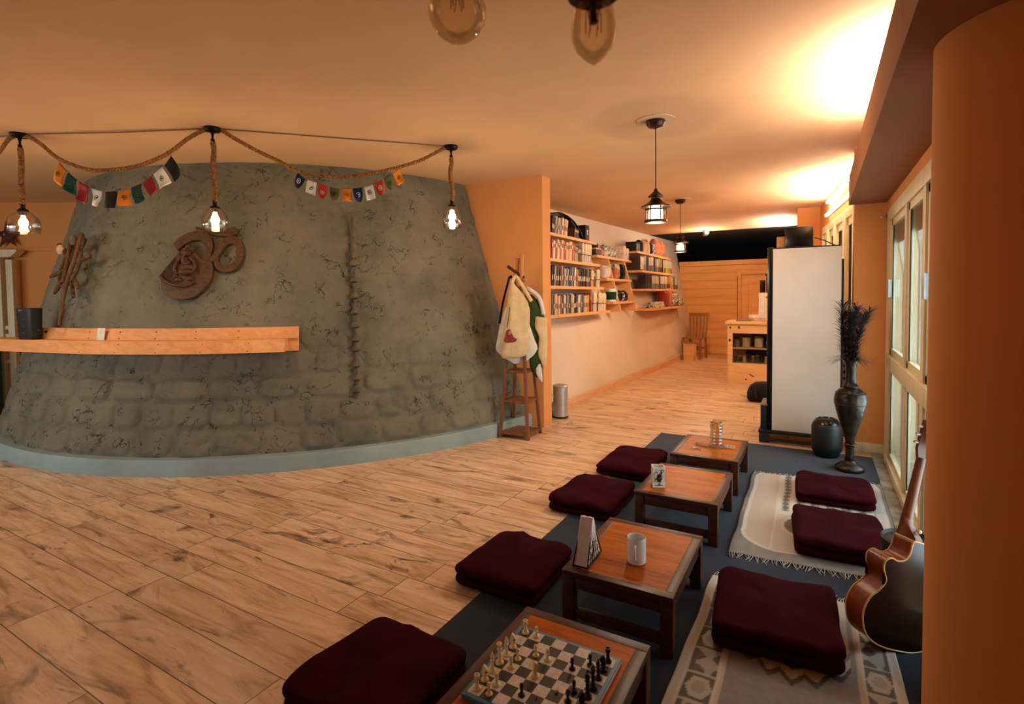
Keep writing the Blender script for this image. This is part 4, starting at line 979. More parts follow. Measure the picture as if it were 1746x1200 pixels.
mb.tube(smoothpts([Z(300,478,.04), Z(338,515,.046), Z(345,560,.046), Z(322,585,.05)], 5), .014, 8, .011)
mb.tube(smoothpts([Z(240,480,.04), Z(212,520,.042), Z(206,560,.042), Z(232,575,.05)], 5), .014, 8, .011)
mb.tube(smoothpts([Z(108,600,.03), Z(150,636,.042), Z(210,662,.046), Z(290,672,.044), Z(352,650,.04)], 5), .015, 8, .012)
mb.build('seated_figure', 'om_wood', t, ang=60)
MB().prism(zc_([(345,535),(365,545),(372,590),(352,570)]), MO @ Matrix.Translation((0, 0, .028)), .004).build('dark_recess', 'clay_dark', t)  # raised dark plate standing in for the shade of a cut hole
# ------------------------------------------------------------------ ship wheel with driftwood, long staff
F = cone_frame(rad(-92.4), 1.72, .03)
t = thing('ship_wheel', 'brown wooden ship wheel mounted on driftwood sticks on the curved wall', 'wall ornament', F.translation)
MWh = F.copy(); MWh.translation = (0, 0, 0)
C0 = Vector((.33, -.03, .06))
MB().tube([MWh @ (C0+Vector((.20*math.cos(a), .19*math.sin(a), 0))) for a in np.linspace(0, 2*pi, 49)], .015, 10).build('wheel_rim', 'driftwood', t)
MB().lathe([(.001, -.02), (.05, -.02), (.055, 0), (.04, .02), (.001, .03)], n=20, M=MWh @ Matrix.Translation(C0)).build('wheel_hub', 'driftwood', t)
for k in range(8):
    a = 2*pi*k/8+.22; d = Vector((math.cos(a), math.sin(a), 0)); prof = [(.045, .010), (.18, .011), (.22, .012), (.25, .019), (.32, .022), (.38, .016), (.41, .010)]
    L = 1.0 if abs(d.x) > .6 else .75
    MB().tube([MWh @ (C0+d*(q[0]*(L if q[0] > .2 else 1))) for q in prof], [q[1] for q in prof], 8).build('spoke', 'driftwood', t)
for pts, r_ in (([(.27, .24, .10), (.32, .12, .10), (.355, .02, .10), (.42, -.20, .10)], .019), ([(.43, -.14, .05), (.48, -.22, .045), (.573, -.32, .04)], .017), ([(.40, .22, .10), (.47, .26, .09), (.50, .16, .07)], .017)):
    MB().tube([MWh @ Vector(q) for q in smoothpts(pts, 6)], r_, 9, r_*.8).build('driftwood_stick', 'driftwood', t, ang=60)
MB().ball(MWh @ Vector((.03, .145, .08)), (.055, .030, .05), 12, 8).build('pale_shell', 'cream_cloth', t, label='pale rounded shell')
MB().ball(MWh @ Vector((.01, .185, .09)), .022, 10, 6).build('dark_knob', 'black_matte', t)
MB().ball(MWh @ Vector((.40, .20, .12)), (.034, .03, .05), 10, 7).build('pale_stone', 'clay_grey', t)
pts = [MWh @ Vector(q) for q in ((.563, .24, .125), (.61, .094, .13), (.613, -.026, .13), (.564, -.22, .115), (.552, -.432, .09), (.516, -.575, .055))]
o = tag(MB().tube([q-pts[-1] for q in smoothpts(pts, 6)], .018, 9, .014).build('driftwood_staff', 'driftwood', ang=60), 'long thin driftwood staff standing on the backboard in front of the ship wheel', 'stick'); o.location = F.translation+pts[-1]
# ------------------------------------------------------------------ knobbly pipe
P0 = cone_pt(rad(-36.2), .52, .02); t = thing('clay_pipe', 'thin vertical clay pipe with bell-shaped collars on the curved wall', 'wall ornament', P0)
def pp(z): return cone_pt(rad(-36.28+.92*(z-.517)/1.676), z, .022)-P0
mb = MB(); mb.tube([pp(z) for z in np.linspace(.52, 2.05, 24)], .013, 8); mb.build('pipe', 'clay_grey', t)
MB().box(-.018, .018, -.012, .012, -.10, .13).build('top_sleeve', 'clay_grey', t, loc=tuple(pp(2.04)))
MB().tube([pp(1.84), pp(1.76)], .026, 10).build('top_sleeve', 'clay_grey', t)
for k, z in enumerate((1.70, 1.55, 1.40, 1.26, 1.14, .935, .80, .685, .585)+(1.02,)):
    q = pp(z); M_ = Matrix.Translation(q) @ Matrix.Rotation(rad(6), 4, 'X')
    MB().lathe([(.015, .045), (.022, .040), (.040, .012), (.043, .0), (.036, -.006), (.014, -.007)], n=14, M=M_).build('collar', 'clay_grey', t)
    MB().lathe([(.028, -.006), (.022, -.016), (.012, -.018)], n=12, M=M_).build('collar_gap', 'clay_dark', t)
# ------------------------------------------------------------------ left: star, white post
def onlw(x, y, z=0): return ML @ Vector((x, y, z))
so = onlw(-.24, 2.087, .06); t = thing('metal_star', 'rust brown five-pointed star standing on the white post, under the left lamp', 'star', so)
S = frame((0, 0, 0), lwd, (0, 0, 1)); pts = []
for k in range(10):
    a = pi/2+2*pi*k/10+.05; r_ = .185 if k % 2 == 0 else .072; pts.append((r_*math.cos(a), r_*math.sin(a)+.155))
mb = MB(); n = 10; vs = [S @ Vector((x, y, 0)) for x, y in pts]+[S @ Vector((0, .155, .04)), S @ Vector((0, .155, -.02))]
mb.add(vs, [(i, (i+1) % n, n) for i in range(n)]+[((i+1) % n, i, n+1) for i in range(n)]).build('star_body', 'rust', t, ang=10)
MB().ball(S @ Vector((.0, .16, .042)), .008, 8, 5).build('star_rivet', 'white_ceramic', t)
t = thing('white_post', 'white painted post with bracket under the star', 'post', onlw(-.25, 0, .12))
MB().box(-.075, .0, 0, 1.97, -.05, .05, .006, M=S).build('post_board', 'frame_cream', t)
MB().box(.045, .125, 0, 1.93, -.03, .03, .006, M=S).build('post_board', 'frame_cream', t)
MB().prism([(-.20, 1.96), (.13, 1.96), (.21, 2.03), (.21, 2.052), (-.20, 2.052)], S @ Matrix.Translation((0, 0, -.06)), .12).build('bracket', 'frame_cream', t)
for z in (.95, 1.05, .62): MB().box(.0, .05, z, z+.045, -.02, .02, M=S).build('rung', 'frame_cream', t)
so = onlw(-.52, 0, .44)
t = thing('dark_cabinet', 'dark teal cabinet mostly outside the left edge of the picture', 'cabinet', so)
plain('dark_teal', (24, 58, 56), .6)
MB().box(-.5, .30, 0, .80, -.2, .2, .01, M=S).build('cabinet_body', 'dark_teal', t); MB().box(-.52, .32, .80, .83, -.22, .22, .004, M=S).build('cabinet_top', 'paper', t)
# ------------------------------------------------------------------ coat rack with bags
RX, RY = -2.60, 4.60
t = thing('coat_rack', 'slim tapered wooden coat rack with three small shelves and bamboo tops', 'coat rack', (RX, RY, 0), rad(4))
def hw(z): return .152-.068*z
for sx in (-1, 1):
    for sy in (-1, 1):
        top = 1.50
        mb = MB(); P = [(sx*hw(0), sy*hw(0), 0), (sx*hw(top), sy*hw(top), top)]
        mb.loft([[Vector((x+sx*hw(z), y+sy*hw(z), z)) for x, y in ((-.014, -.014), (.014, -.014), (.014, .014), (-.014, .014))] for z in (0, .5, 1.0, top)]).build('leg', 'rack_wood', t, smooth=False)
for z in (.045, .36, .655):
    h_ = hw(z)+.008; mb = MB(); mb.box(-h_, h_, -h_, h_, z-.012, z+.012, .003); mb.build('rack_shelf', 'rack_wood', t)
for p, q in (((-.05, .02, 1.3), (-.015, .02, 1.78)), ((.03, -.02, 1.3), (.035, .0, 1.81)), ((.05, .03, 1.25), (-.02, -.05, 1.62))):
    mb = MB(); pts = [Vector(p).lerp(Vector(q), k/12) for k in range(13)]; mb.tube(pts, [.020 if k % 4 else .024 for k in range(13)], 10); mb.build('bamboo_pole', 'bamboo', t, ang=60)
MB().tube([(-.10, -.05, 1.70), (-.02, -.03, 1.64), (.06, .0, 1.58)], .015, 8).build('peg', 'dark_wood', t)
MB().ball((.07, -.02, 1.56), (.028, .028, .02), 10, 7).build('peg', 'bamboo', t)
MB().tube([(.03, .02, 1.46), (.16, .10, 1.50)], .014, 8).build('peg', 'bamboo', t)
RV = Vector((.87, .49, 0)).normalized()        # bags face the room
def bagframe(u, d, z): 
    o = RV*u+Vector((RV.y, -RV.x, 0))*d+Vector((0, 0, z)); return frame(o, RV, (0, 0, 1))
def bagthing(name, label, u, d, z): return thing(name, label, 'bag', Vector((RX, RY, 0))+bagframe(u, d, z).translation, 0, 'bags hanging on the coat rack')
BF = frame((0, 0, 0), RV, (0, 0, 1))
t = bagthing('tote_bag', 'cream cloth bag with a dark red patch, front of the coat rack', -.02, .17, .80)
ol = smooth2(densify([(-.155, .06), (-.15, .0), (.0, .0), (.085, .03), (.125, .12), (.118, .30), (.125, .46), (.10, .56), (.045, .64), (-.01, .70), (-.05, .765), (-.08, .64), (-.105, .45), (-.135, .25)], .05), 2)
MB().pillow(ol, BF, .075, 7, .03, 3).build('bag_body', 'cream_cloth', t, ang=80)
MB().tube(smoothpts([BF @ Vector(p) for p in ((-.05, .72, .0), (-.015, .79, -.04), (.03, .74, -.03), (.10, .62, .02), (.14, .55, .035))], 6), [.018]*25, 8).build('shoulder_strap', 'cream_cloth', t)
MB().prism(smooth2([(-.125, .16), (-.03, .16), (-.005, .19), (-.035, .205), (-.055, .25), (-.075, .285), (-.105, .265), (-.118, .22)], 3), BF @ Matrix.Translation((0, 0, .040)), .010).build('printed_patch', 'red_ink', t, label='dark red print')
MB().prism(smooth2([(-.085, .235), (-.062, .235), (-.062, .262), (-.08, .268)], 2), BF @ Matrix.Translation((0, 0, .0505)), .002).build('printed_patch', 'pink_cloth', t)
MB().tube([BF @ Vector(p) for p in ((-.10, .30, .044), (-.085, .38, .046), (-.07, .5, .046))], .004, 5).build('toggle_cord', 'dark_cloth', t)
t = bagthing('shopping_bag', 'thin white cloth bag behind the printed bag, lower hem showing', -.035, .095, .735)
ol = smooth2(densify([(-.20, .16), (-.185, .12), (-.12, .06), (-.02, .0), (.08, .01), (.17, .08), (.215, .15), (.17, .28), (.10, .5), (-.02, .62), (-.10, .55), (-.15, .42)], .05), 2)
MB().pillow(ol, BF, .06, 6, .02, 5).build('bag_body', 'white_cloth', t, ang=80)
MB().tube(smoothpts([BF @ Vector(p) for p in ((-.16, .40, .01), (-.12, .62, .0), (-.055, .86, -.01))], 6), .011, 6).build('bag_strap', 'dark_cloth', t, label='dark strap')
MB().tube(smoothpts([BF @ Vector(p) for p in ((.06, .52, .0), (.03, .68, .0), (-.045, .87, -.01))], 6), .011, 6).build('bag_strap', 'dark_cloth', t, label='dark strap')
t = bagthing('shoulder_bag', 'green and cream cloth bag hung on the right side of the coat rack', .16, .02, .60)
ol = smooth2(densify([(-.06, .10), (-.02, .0), (.05, -.02), (.07, .12), (.085, .3), (.10, .56), (.05, .74), (-.04, .82), (-.10, .78), (-.085, .5), (-.07, .3)], .05), 2)
MB().pillow(ol, BF, .09, 6, .02, 8).build('bag_body', 'green_cloth', t, ang=80)
ol = smooth2(densify([(.02, .22), (.07, .10), (.105, .12), (.115, .34), (.11, .58), (.0, .60), (-.01, .5), (.03, .4)], .05), 2)
MB().pillow(ol, BF @ Matrix.Translation((0, 0, .05)), .04, 5, .01, 2).build('bag_flap', 'cream_cloth', t, ang=80)
MB().tube(smoothpts([BF @ Vector(p) for p in ((.08, .62, .03), (.04, .78, .045), (-.05, .86, .03), (-.09, .88, .0))], 6), [.022]*19, 8).build('bag_strap', 'white_cloth', t)
ol = smooth2([(-.02, .0), (.03, -.09), (.045, -.07), (.03, .08), (.0, .1)], 3)
MB().pillow(ol, BF @ Matrix.Translation((.02, .04, .03)), .025, 4).build('loose_end', 'white_cloth', t)
# ------------------------------------------------------------------ pedal bin
t = thing('pedal_bin', 'small steel pedal bin at the foot of the corridor wall', 'bin', (-2.575, 5.50, 0), rad(-55))
MB().lathe([(.084, .012), (.086, .33), (.085, .345)], n=36).build('bin_body', 'steel', t)
MB().lathe([(.087, 0), (.090, .004), (.090, .018), (.086, .02)], n=36).build('bin_base', 'black_matte', t)
MB().lathe([(.088, .345), (.089, .362), (.080, .376), (.05, .386), (.001, .389)], n=36).build('bin_lid', 'steel', t)
MB().box(-.03, .03, -.125, -.08, .008, .022, .004).build('pedal', 'black_matte', t)
MB().box(-.018, .018, -.091, -.084, .22, .28, .002).build('bin_sticker', 'white_ceramic', t); MB().box(-.012, .012, -.091, -.084, .06, .13, .002).build('bin_sticker', 'white_ceramic', t)

# ------------------------------------------------------------------ wall shelves of the corridor
def wall_shelf(label, xf, y0, y1, z, group, th=.038):
    t = thing('wall_shelf', label, 'shelf', (xf, y0, z), 0, group)
    xb0 = wx(y0, z)-xf; xb1 = wx(y1, z)-xf; L = y1-y0; k = th*.28
    MB().add([(xb0, 0, -th), (0, 0, -th), (0, L, -th), (xb1, L, -th), (xb0-.0, 0, 0), (0, 0, 0), (0, L, 0), (xb1, L, 0)], [(0,3,2,1),(4,5,6,7),(0,1,5,4),(1,2,6,5),(2,3,7,6),(3,0,4,7)]).build('shelf_board', 'shelf_pine', t, smooth=False)
    mb = MB()
    for q in (.25, .75): mb.box(-.20, -.02, L*q-.012, L*q+.012, -th-.014, -th, .002)
    mb.build('bracket', 'shelf_pine', t); return t
LS = [(-3.02, 7.83, 2.225), (-2.931, 7.75, 1.876), (-2.841, 7.66, 1.525), (-2.745, 7.68, 1.172)]
LN = ['top', 'second', 'third', 'lowest']
for (xf, y1, z), n in zip(LS, LN): wall_shelf('%s pine board of the left stack of book shelves' % n, xf, 5.35, y1, z, 'left book shelves')
RS = [(-2.809, 9.274, 11.768, 2.186), (-2.730, 9.254, 11.873, 1.840), (-2.652, 9.275, 12.02, 1.510), (-2.574, 9.33, 12.0, 1.156)]
for (xf, y0, y1, z), n in zip(RS, LN): wall_shelf('%s pine board of the far right stack of shelves' % n, xf, y0, y1, z, 'far right shelves')
# middle rack
t = thing('divided_rack', 'pine rack with two slanted uprights and three shelves between the book shelves', 'rack', (-2.8, 8.4, 1.13), 0)
def Lx(z): return -2.905+(2.004-z)*.254
for y, n in ((8.01, 'upright'), (8.82, 'upright')):
    P = []
    for z in (1.13, 1.60, 2.0): P.append([Vector((x+2.8, yy-8.4, z-1.13)) for x, yy in ((wx(y, z), y-.016), (Lx(z), y-.016), (Lx(z), y+.016), (wx(y, z), y+.016))])
    MB().loft(P).build(n, 'shelf_pine', t, smooth=False)
for y0, y1, z, xf in ((7.50, 9.17, 2.008, -2.888), (7.70, 8.91, 1.660, -2.803), (7.70, 8.82, 1.300, -2.713)):
    xb = wx((y0+y1)/2, z); MB().box(xb+2.8-.01, xf+2.8, y0-8.4, y1-8.4, z-1.13-.036, z-1.13, .002).build('rack_shelf', 'shelf_pine', t)
# books : one shared mesh per colour and shape
BM = {}
def book_mesh(kind, c):
    k = (kind, c)
    if k in BM: return BM[k]
    mb = MB()
    if kind == 'book':          # unit: depth x (spine at x=0, towards -x), thickness y, height z
        mb.box(-1, 0, 0, .07, 0, 1).box(-1, 0, .93, 1, 0, 1).box(-.04, 0, .07, .93, 0, 1); mb.cur = 1; mb.box(-.97, -.04, .07, .93, .015, .985)
        mb.cur = 2; mb.box(-.02, .004, .18, .82, .62, .82)
    elif kind == 'magazine':
        mb.box(-1, 0, 0, .16, 0, 1).box(-1, 0, .84, 1, 0, 1).box(-.03, 0, .16, .84, 0, 1); mb.cur = 1; mb.box(-.985, -.03, .16, .84, .01, .99)
        mb.cur = 2; mb.box(-.02, .003, .2, .8, .30, .55)
    else:                       # notebook with pages outwards, tied
        mb.box(-1, 0, 0, .1, 0, 1).box(-1, 0, .9, 1, 0, 1).box(-1, -.96, .1, .9, 0, 1); mb.cur = 1; mb.box(-.96, -.03, .1, .9, .01, .985)
    sp = 'book_'+c; lbl = 'book_cream' if c in ('black', 'dark', 'brown', 'red', 'blue', 'slate', 'green') else 'book_brown'
    BM[k] = mb.mesh('book', [sp, 'book_pages', lbl], ang=30); return BM[k]
CN = dict(black='black', dark='dark brown', brown='brown', cream='cream', white='off-white', grey='grey', orange='orange', red='red', pink='pink', green='green', blue='navy', yellow='yellow', slate='slate grey', floral='flower-patterned')
def book_row(shelf, xf, y0, y1, z, cols, th, hgt, dep, lean, kind, group, seed, inset=.03):
    rr = random.Random(seed); y = y0; i = 0
    while i < len(cols):
        c = cols[i]; T = th*rr.uniform(.75, 1.25); h = hgt*rr.uniform(.90, 1.04); a = lean
        st = T/math.cos(a)+.0015
        if y+st+math.sin(abs(a))*0 > y1: break
        o = bpy.data.objects.new(kind, book_mesh(kind, c)); COL.objects.link(o)
        ins = inset+rr.uniform(0, .012)
        o.location = (xf-ins, y+ (T*0), z+(math.sin(a)*T if a > 0 else 0)*0+.0005); o.scale = (dep*rr.uniform(.92, 1.02), T, h); o.rotation_euler = (a, 0, 0)
        if a < 0: o.location.z += math.sin(-a)*T
        tag(o, '%s %s standing in the row on %s' % (CN[c], kind, shelf), kind, group)
        y += st; i += 1
    return y
P_ = lambda s: [dict(k='black', d='dark', b='brown', c='cream', w='white', g='grey', o='orange', r='red', p='pink', e='green', n='blue', y='yellow', s='slate', f='floral')[q] for q in s]
MATS['book_floral'] = MATS['book_floral']
BOOKC['floral'] = None
# left stack. rows start where the end wall hides them
xf, _, z = LS[0]; sh = 'the top left book shelf'
y = book_row(sh, xf, 6.30, 6.98, z, P_('kdkgwbcgpbwcpycw'), .030, .235, .20, rad(-10), 'magazine', 'magazines on the top left shelf', 1)
y = book_row(sh, xf, 7.02, 7.20, z, P_('bddby'), .034, .145, .20, rad(-16), 'book', 'books on the top left shelf', 2)
# big dark folder leaning and curving over the row
t = thing('curved_folder', 'large black glossy folder arched over the magazines on the top left shelf', 'folder', (xf-.05, 6.35, z+.001))
pts = smoothpts([(-.02, .05, .265), (-.02, .22, .300), (-.02, .50, .285), (-.02, .78, .215), (-.02, .98, .10), (-.02, 1.08, .006)], 6)
rings = [[p+Vector((-.19, 0, 0)), p+Vector((.02, 0, 0)), p+Vector((.02, .004, .012)), p+Vector((-.19, .004, .012))] for p in pts]
MB().loft(rings).build('folder_sheet', 'black_gloss', t, ang=50)
pts2 = [(-.02, .93, .006), (-.02, .84, .10), (-.02, .75, .18), (-.02, .62, .24)]
rings = [[p+Vector((-.18, 0, 0)), p+Vector((.012, 0, 0)), p+Vector((.012, .012, .012)), p+Vector((-.18, .012, .012))] for p in smoothpts(pts2, 5)]
MB().loft(rings).build('folder_leaf', 'book_dark', t, ang=50)
t = thing('display_box', 'upright black box with small pale mark at the right end of the top left shelf', 'box', (xf-.10, 7.52, z))
MB().box(-.07, .07, -.075, .075, 0, .235, .004).build('box_body', 'black_matte', t); MB().lathe([(.02, 0), (.016, .001), (.001, .0015)], n=14, M=frame((.0705, 0, .15), (0, 1, 0), (0, 0, 1))).build('mark', 'paper', t); MB().box(.070, .0715, -.01, .01, .09, .13).build('mark', 'paper', t)
xf, _, z = LS[1]; sh = 'the second left book shelf'
y = book_row(sh, xf, 6.10, 6.86, z, P_('rcwrcprcorcypcrop'), .042, .255, .17, rad(-5), 'book', 'books on the second left shelf', 3)
y = book_row(sh, xf, y+.01, 7.09, z, P_('fffkdb'), .036, .22, .17, rad(-3), 'book', 'books on the second left shelf', 4)
def pouch(label, xf, y, z, w_, h, group, ribbon='clay_dark', body='book_white'):
    t = thing('wrapped_notebook', label, 'notebook', (xf-.03, y, z+.001), 0, group)
    MB().box(-.15, 0, 0, w_, 0, h, .006).build('cover', body, t)
    MB().prism(smooth2([(.004, h*.98), (.004, h*.55), (w_*.25, h*.42), (w_*.5, h*.38), (w_*.75, h*.42), (w_-.004, h*.55), (w_-.004, h*.98)], 3), frame((.0005, 0, 0), (0, 1, 0), (0, 0, 1)), .003).build('flap', 'book_cream', t)
    MB().box(-.152, .006, -.002, w_+.002, h*.40, h*.40+.010, .001).build('tie_cord', ribbon, t)
    MB().box(.0, .003, w_*.3, w_*.36, .01, h*.36).box(.0, .003, w_*.66, w_*.72, .01, h*.36).build('page_lines', 'book_brown', t)
for k, (yy, w_, l) in enumerate(((7.105, .075, 'narrowest, leftmost of the pale group'), (7.205, .085, 'second of the pale group'), (7.295, .085, 'third of the pale group'), (7.385, .075, 'rightmost of the pale group'))): pouch('off-white wrapped notebook on the second left shelf, '+l, xf, yy, z, w_, .275, 'wrapped notebooks')
xf, _, z = LS[2]; sh = 'the third left book shelf'
y = book_row(sh, xf, 5.92, 7.18, z, P_('kdckdbkkodgcdswnksgdwcgokdkdkkdkddgkkdbkk'), .032, .250, .17, rad(-7), 'magazine', 'magazines on the third left shelf', 5)
pouch('cream wrapped notebook with dark cord on the third left shelf', xf, 7.215, z, .10, .235, 'wrapped notebooks', 'clay_dark', 'book_pink')
book_row(sh, xf, 7.335, 7.43, z, P_('bb'), .036, .245, .17, 0, 'book', 'books on the third left shelf', 6)
pouch('off-white wrapped notebook at the right end of the third left shelf', xf, 7.44, z, .12, .255, 'wrapped notebooks')
xf, _, z = LS[3]; sh = 'the lowest left book shelf'
y = book_row(sh, xf, 5.72, 6.94, z, P_('gsocgpcogkgcwscgkgwcdkknkccwgsggwoycyo'), .031, .245, .17, rad(-2.5), 'magazine', 'magazines on the lowest left shelf', 7)
book_row(sh, xf, 6.95, 7.05, z, P_('rr'), .036, .255, .17, 0, 'book', 'books on the lowest left shelf', 8)
pouch('off-white wrapped notebook with red bow on the lowest left shelf', xf, 7.06, z, .12, .265, 'wrapped notebooks', 'red_cloth')
book_row(sh, xf, 7.195, 7.245, z, P_('b'), .036, .24, .17, 0, 'book', 'books on the lowest left shelf', 9)
pouch('cream wrapped notebook with rounded flap near the right end of the lowest left shelf', xf, 7.255, z, .145, .26, 'wrapped notebooks', 'book_brown')
pouch('off-white wrapped notebook at the right end of the lowest left shelf', xf, 7.41, z, .15, .255, 'wrapped notebooks', 'book_red')
# cloth bags and pouches
def soft(name, label, x, y, z, w_, h, d, mat, cat='pouch', handles=None, lump=.02, seed=1, rz=0, group=None):
    t = thing(name, label, cat, (x, y, z+.001), rz, group)
    Mx = frame((0, 0, 0), (0, 1, 0), (0, 0, 1))
    ol = smooth2(densify([(-w_/2, 0), (w_/2, 0), (w_*.48, h*.5), (w_*.42, h), (-w_*.42, h), (-w_*.48, h*.5)], h/4), 2)
    mn = min(p[1] for p in ol); ol = [(p[0], p[1]-mn) for p in ol]
    MB().pillow(ol, Mx, d, 6, lump, seed).build('pouch_body', mat, t, ang=80)
    MB().tube([Mx @ Vector((-w_*.40, h*.86, d*.30)), Mx @ Vector((0, h*.84, d*.42)), Mx @ Vector((w_*.40, h*.86, d*.30))], .006, 6).build('drawstring', handles or 'rope_fibre', t)
    return t
xf, y0, z = -2.888, 7.50, 2.009
t = thing('storage_box', 'dark wooden box with folded pink edge at the left end of the middle rack top', 'box', (xf-.14, 7.66, z)); MB().box(-.1, .1, -.11, .11, 0, .09, .003).build('box_body', 'book_dark', t); MB().box(-.105, .105, -.115, .115, .09, .115, .006).build('lid', 'book_pink', t)
soft('cloth_pouch', 'small pink cloth pouch beside the dark box on the middle rack top', xf-.08, 7.84, z, .10, .11, .09, 'pink_cloth', seed=2)
soft('cloth_pouch', 'green cloth pouch, tallest on the middle rack top', xf-.20, 7.93, z, .22, .22, .08, 'flag_green', seed=3)
soft('cloth_pouch', 'leaf-patterned white pouch in the middle of the middle rack top', xf-.09, 8.12, z, .22, .20, .12, 'leaf_print', seed=4)
soft('cloth_pouch', 'pink and brown patterned pouch on the middle rack top', xf-.09, 8.40, z, .26, .16, .13, 'toile_print', seed=5)
t = thing('picture_panel', 'tilted brown board leaning on the wall above the middle rack top', 'board', (xf-.25, 8.62, z), rad(6)); MB().box(-.01, .01, -.19, .19, 0, .25, .002).build('panel', 'shelf_pine', t)
pouch('cream wrapped notebook on the right end of the middle rack top', xf, 8.82, z, .14, .23, 'wrapped notebooks', 'book_pink')
pouch('second cream wrapped notebook on the far right end of the middle rack top', xf, 8.98, z, .13, .20, 'wrapped notebooks', 'book_pink')
xf, z = -2.803, 1.661
for k in range(4): soft('cloth_pouch', ['off-white pouch at the left end of the middle rack second shelf', 'off-white pouch, second on the middle rack second shelf', 'off-white pouch, third on the middle rack second shelf', 'off-white pouch against the left upright of the middle rack second shelf'][k], xf-.10, 7.755+.058*k, z, .055, .19, .14, 'white_cloth', seed=6+k)
soft('cloth_pouch', 'red and brown pouch in the right cell of the middle rack', xf-.12, 8.14, z, .15, .16, .12, 'red_cloth', seed=11)
soft('cloth_pouch', 'pink pouch in the right cell of the middle rack', xf-.08, 8.30, z, .15, .18, .12, 'pink_cloth', seed=12)
soft('cloth_pouch', 'leafy dark green pouch in the right cell of the middle rack', xf-.13, 8.47, z, .16, .25, .12, 'leaf_print', seed=13)
soft('cloth_pouch', 'dark brown pouch against the right upright of the middle rack', xf-.10, 8.66, z, .17, .25, .12, 'dark_cloth', seed=14)
xf, z = -2.713, 1.301
t = thing('mug', 'white and green mug in the lower left cell of the middle rack', 'mug', (xf-.09, 7.86, z), rad(60)); MB().lathe([(.07, 0), (.078, .006), (.078, .20), (.074, .20), (.074, .01), (.001, .01)], n=28).build('cup', 'white_ceramic', t); MB().lathe([(.0785, .03), (.0795, .032), (.0795, .15), (.0785, .152)], n=28, cap=False).build('green_band', 'flag_green', t); MB().tube(smoothpts([(.076, 0, .17), (.12, 0, .16), (.12, 0, .06), (.076, 0, .04)], 6), .009, 8).build('handle', 'white_ceramic', t)
for k in range(5): soft('cloth_pouch', 'small black patterned pouch in the lower right cell of the middle rack', xf-.10, 8.16+.095*k, z, .09, .15+.02*(k % 2), .13, 'bag_print' if k == 2 else 'dark_cloth', seed=20+k, group='black pouches in the lower right cell')
# far right stack
xf, y0, _, z = RS[0]; z += .001
t = thing('storage_box', 'dark box at the left end of the top far shelf', 'box', (xf-.13, 9.42, z)); MB().box(-.1, .1, -.11, .11, 0, .14, .003).build('box_body', 'black_matte', t); MB().box(-.101, .101, -.112, .112, .14, .17, .003).build('lid', 'flag_navy', t)
for k, (c, yy, w_) in enumerate((('dark_cloth', 9.75, .2), ('cream_cloth', 10.0, .2), ('cream_cloth', 10.22, .18), ('dark_cloth', 10.43, .16), ('bag_print', 10.6, .14))): soft('cloth_pouch', ['dark pouch beside the box on the top far shelf', 'cream pouch, left of two on the top far shelf', 'cream pouch, right of two on the top far shelf', 'dark pouch beside the cream ones on the top far shelf', 'black and white patterned pouch on the top far shelf'][k], xf-.11, yy, z, w_, .23, .13, c, seed=30+k)
soft('cloth_bag', 'large pink cloth bag, left part of the pink bundle on the top far shelf', xf-.12, 10.88, z, .36, .34, .20, 'pink_cloth', 'bag', seed=36); soft('cloth_bag', 'pink cloth bag at the right of the pink bundle on the top far shelf', xf-.10, 11.24, z, .32, .32, .18, 'pink_cloth', 'bag', seed=37)
def packs(shelf, xf, y0, y1, z, cols, hgt, group, seed):
    rr = random.Random(seed); y = y0
    for c in cols:
        w_ = rr.uniform(.052, .068)
        if y+w_ > y1: break
        k = ('pack', c)
        if k not in BM:
            mb = MB(); a, b_ = {'k': ('book_black', 'book_dark'), 'c': ('book_cream', 'book_grey'), 'w': ('book_white', 'book_slate'), 'd': ('book_dark', 'book_black'), 'e': ('leaf_print', 'book_green'), 'r': ('book_floral', 'book_brown'), 'o': ('book_orange', 'book_brown'), 'y': ('leaf_print', 'book_yellow')}[c]
            mb.box(-1, 0, .02, .98, 0, 1); mb.cur = 1; mb.box(-.5, .012, .0, 1, .0, .42).box(-.5, .014, .45, .55, .42, .97); BM[k] = mb.mesh('pack', [a, b_], ang=30)
        o = bpy.data.objects.new('notebook', BM[k]); COL.objects.link(o); o.location = (xf-.03-rr.uniform(0, .015), y, z+.001); o.scale = (.15, w_-.004, hgt*rr.uniform(.92, 1.04))
        nm = {'k': 'black', 'c': 'cream and grey', 'w': 'off-white and slate', 'd': 'dark brown', 'e': 'leaf-patterned green', 'r': 'flower-patterned', 'o': 'orange', 'y': 'leaf-patterned yellow'}[c]
        tag(o, '%s notebook in the row on %s' % (nm, shelf), 'notebook', group); y += w_
xf, y0, _, z = RS[1]
t = thing('storage_box', 'dark box at the left end of the second far shelf', 'box', (xf-.13, 9.38, z)); MB().box(-.1, .1, -.11, .11, 0, .25, .003).build('box_body', 'book_dark', t); MB().box(.1, .105, -.1, .1, .02, .24, .002).build('front_label', 'book_cream', t)
packs('the second far shelf', xf, 9.53, 11.8, z, 'ccdkkwcwwckkwkccrrrrrdeyeeyyeyeycc', .27, 'notebooks on the second far shelf', 41)
xf, y0, _, z = RS[2]
packs('the third far shelf', xf, 9.34, 11.9, z, 'kkkkkdkccecececkkwcwcwcwcoroooyyryckkccwe', .25, 'notebooks on the third far shelf', 42)
xf, y0, _, z = RS[3]; z += .001
t = thing('folded_cloth', 'green and white patterned cloth folded flat on the lowest far shelf', 'cloth', (xf-.12, 9.95, z)); MB().box(-.09, .09, -.42, .45, 0, .05, .02).build('cloth_fold', 'leaf_print', t); MB().box(-.08, .08, -.20, .42, .05, .11, .02).build('cloth_fold', 'leaf_print', t)
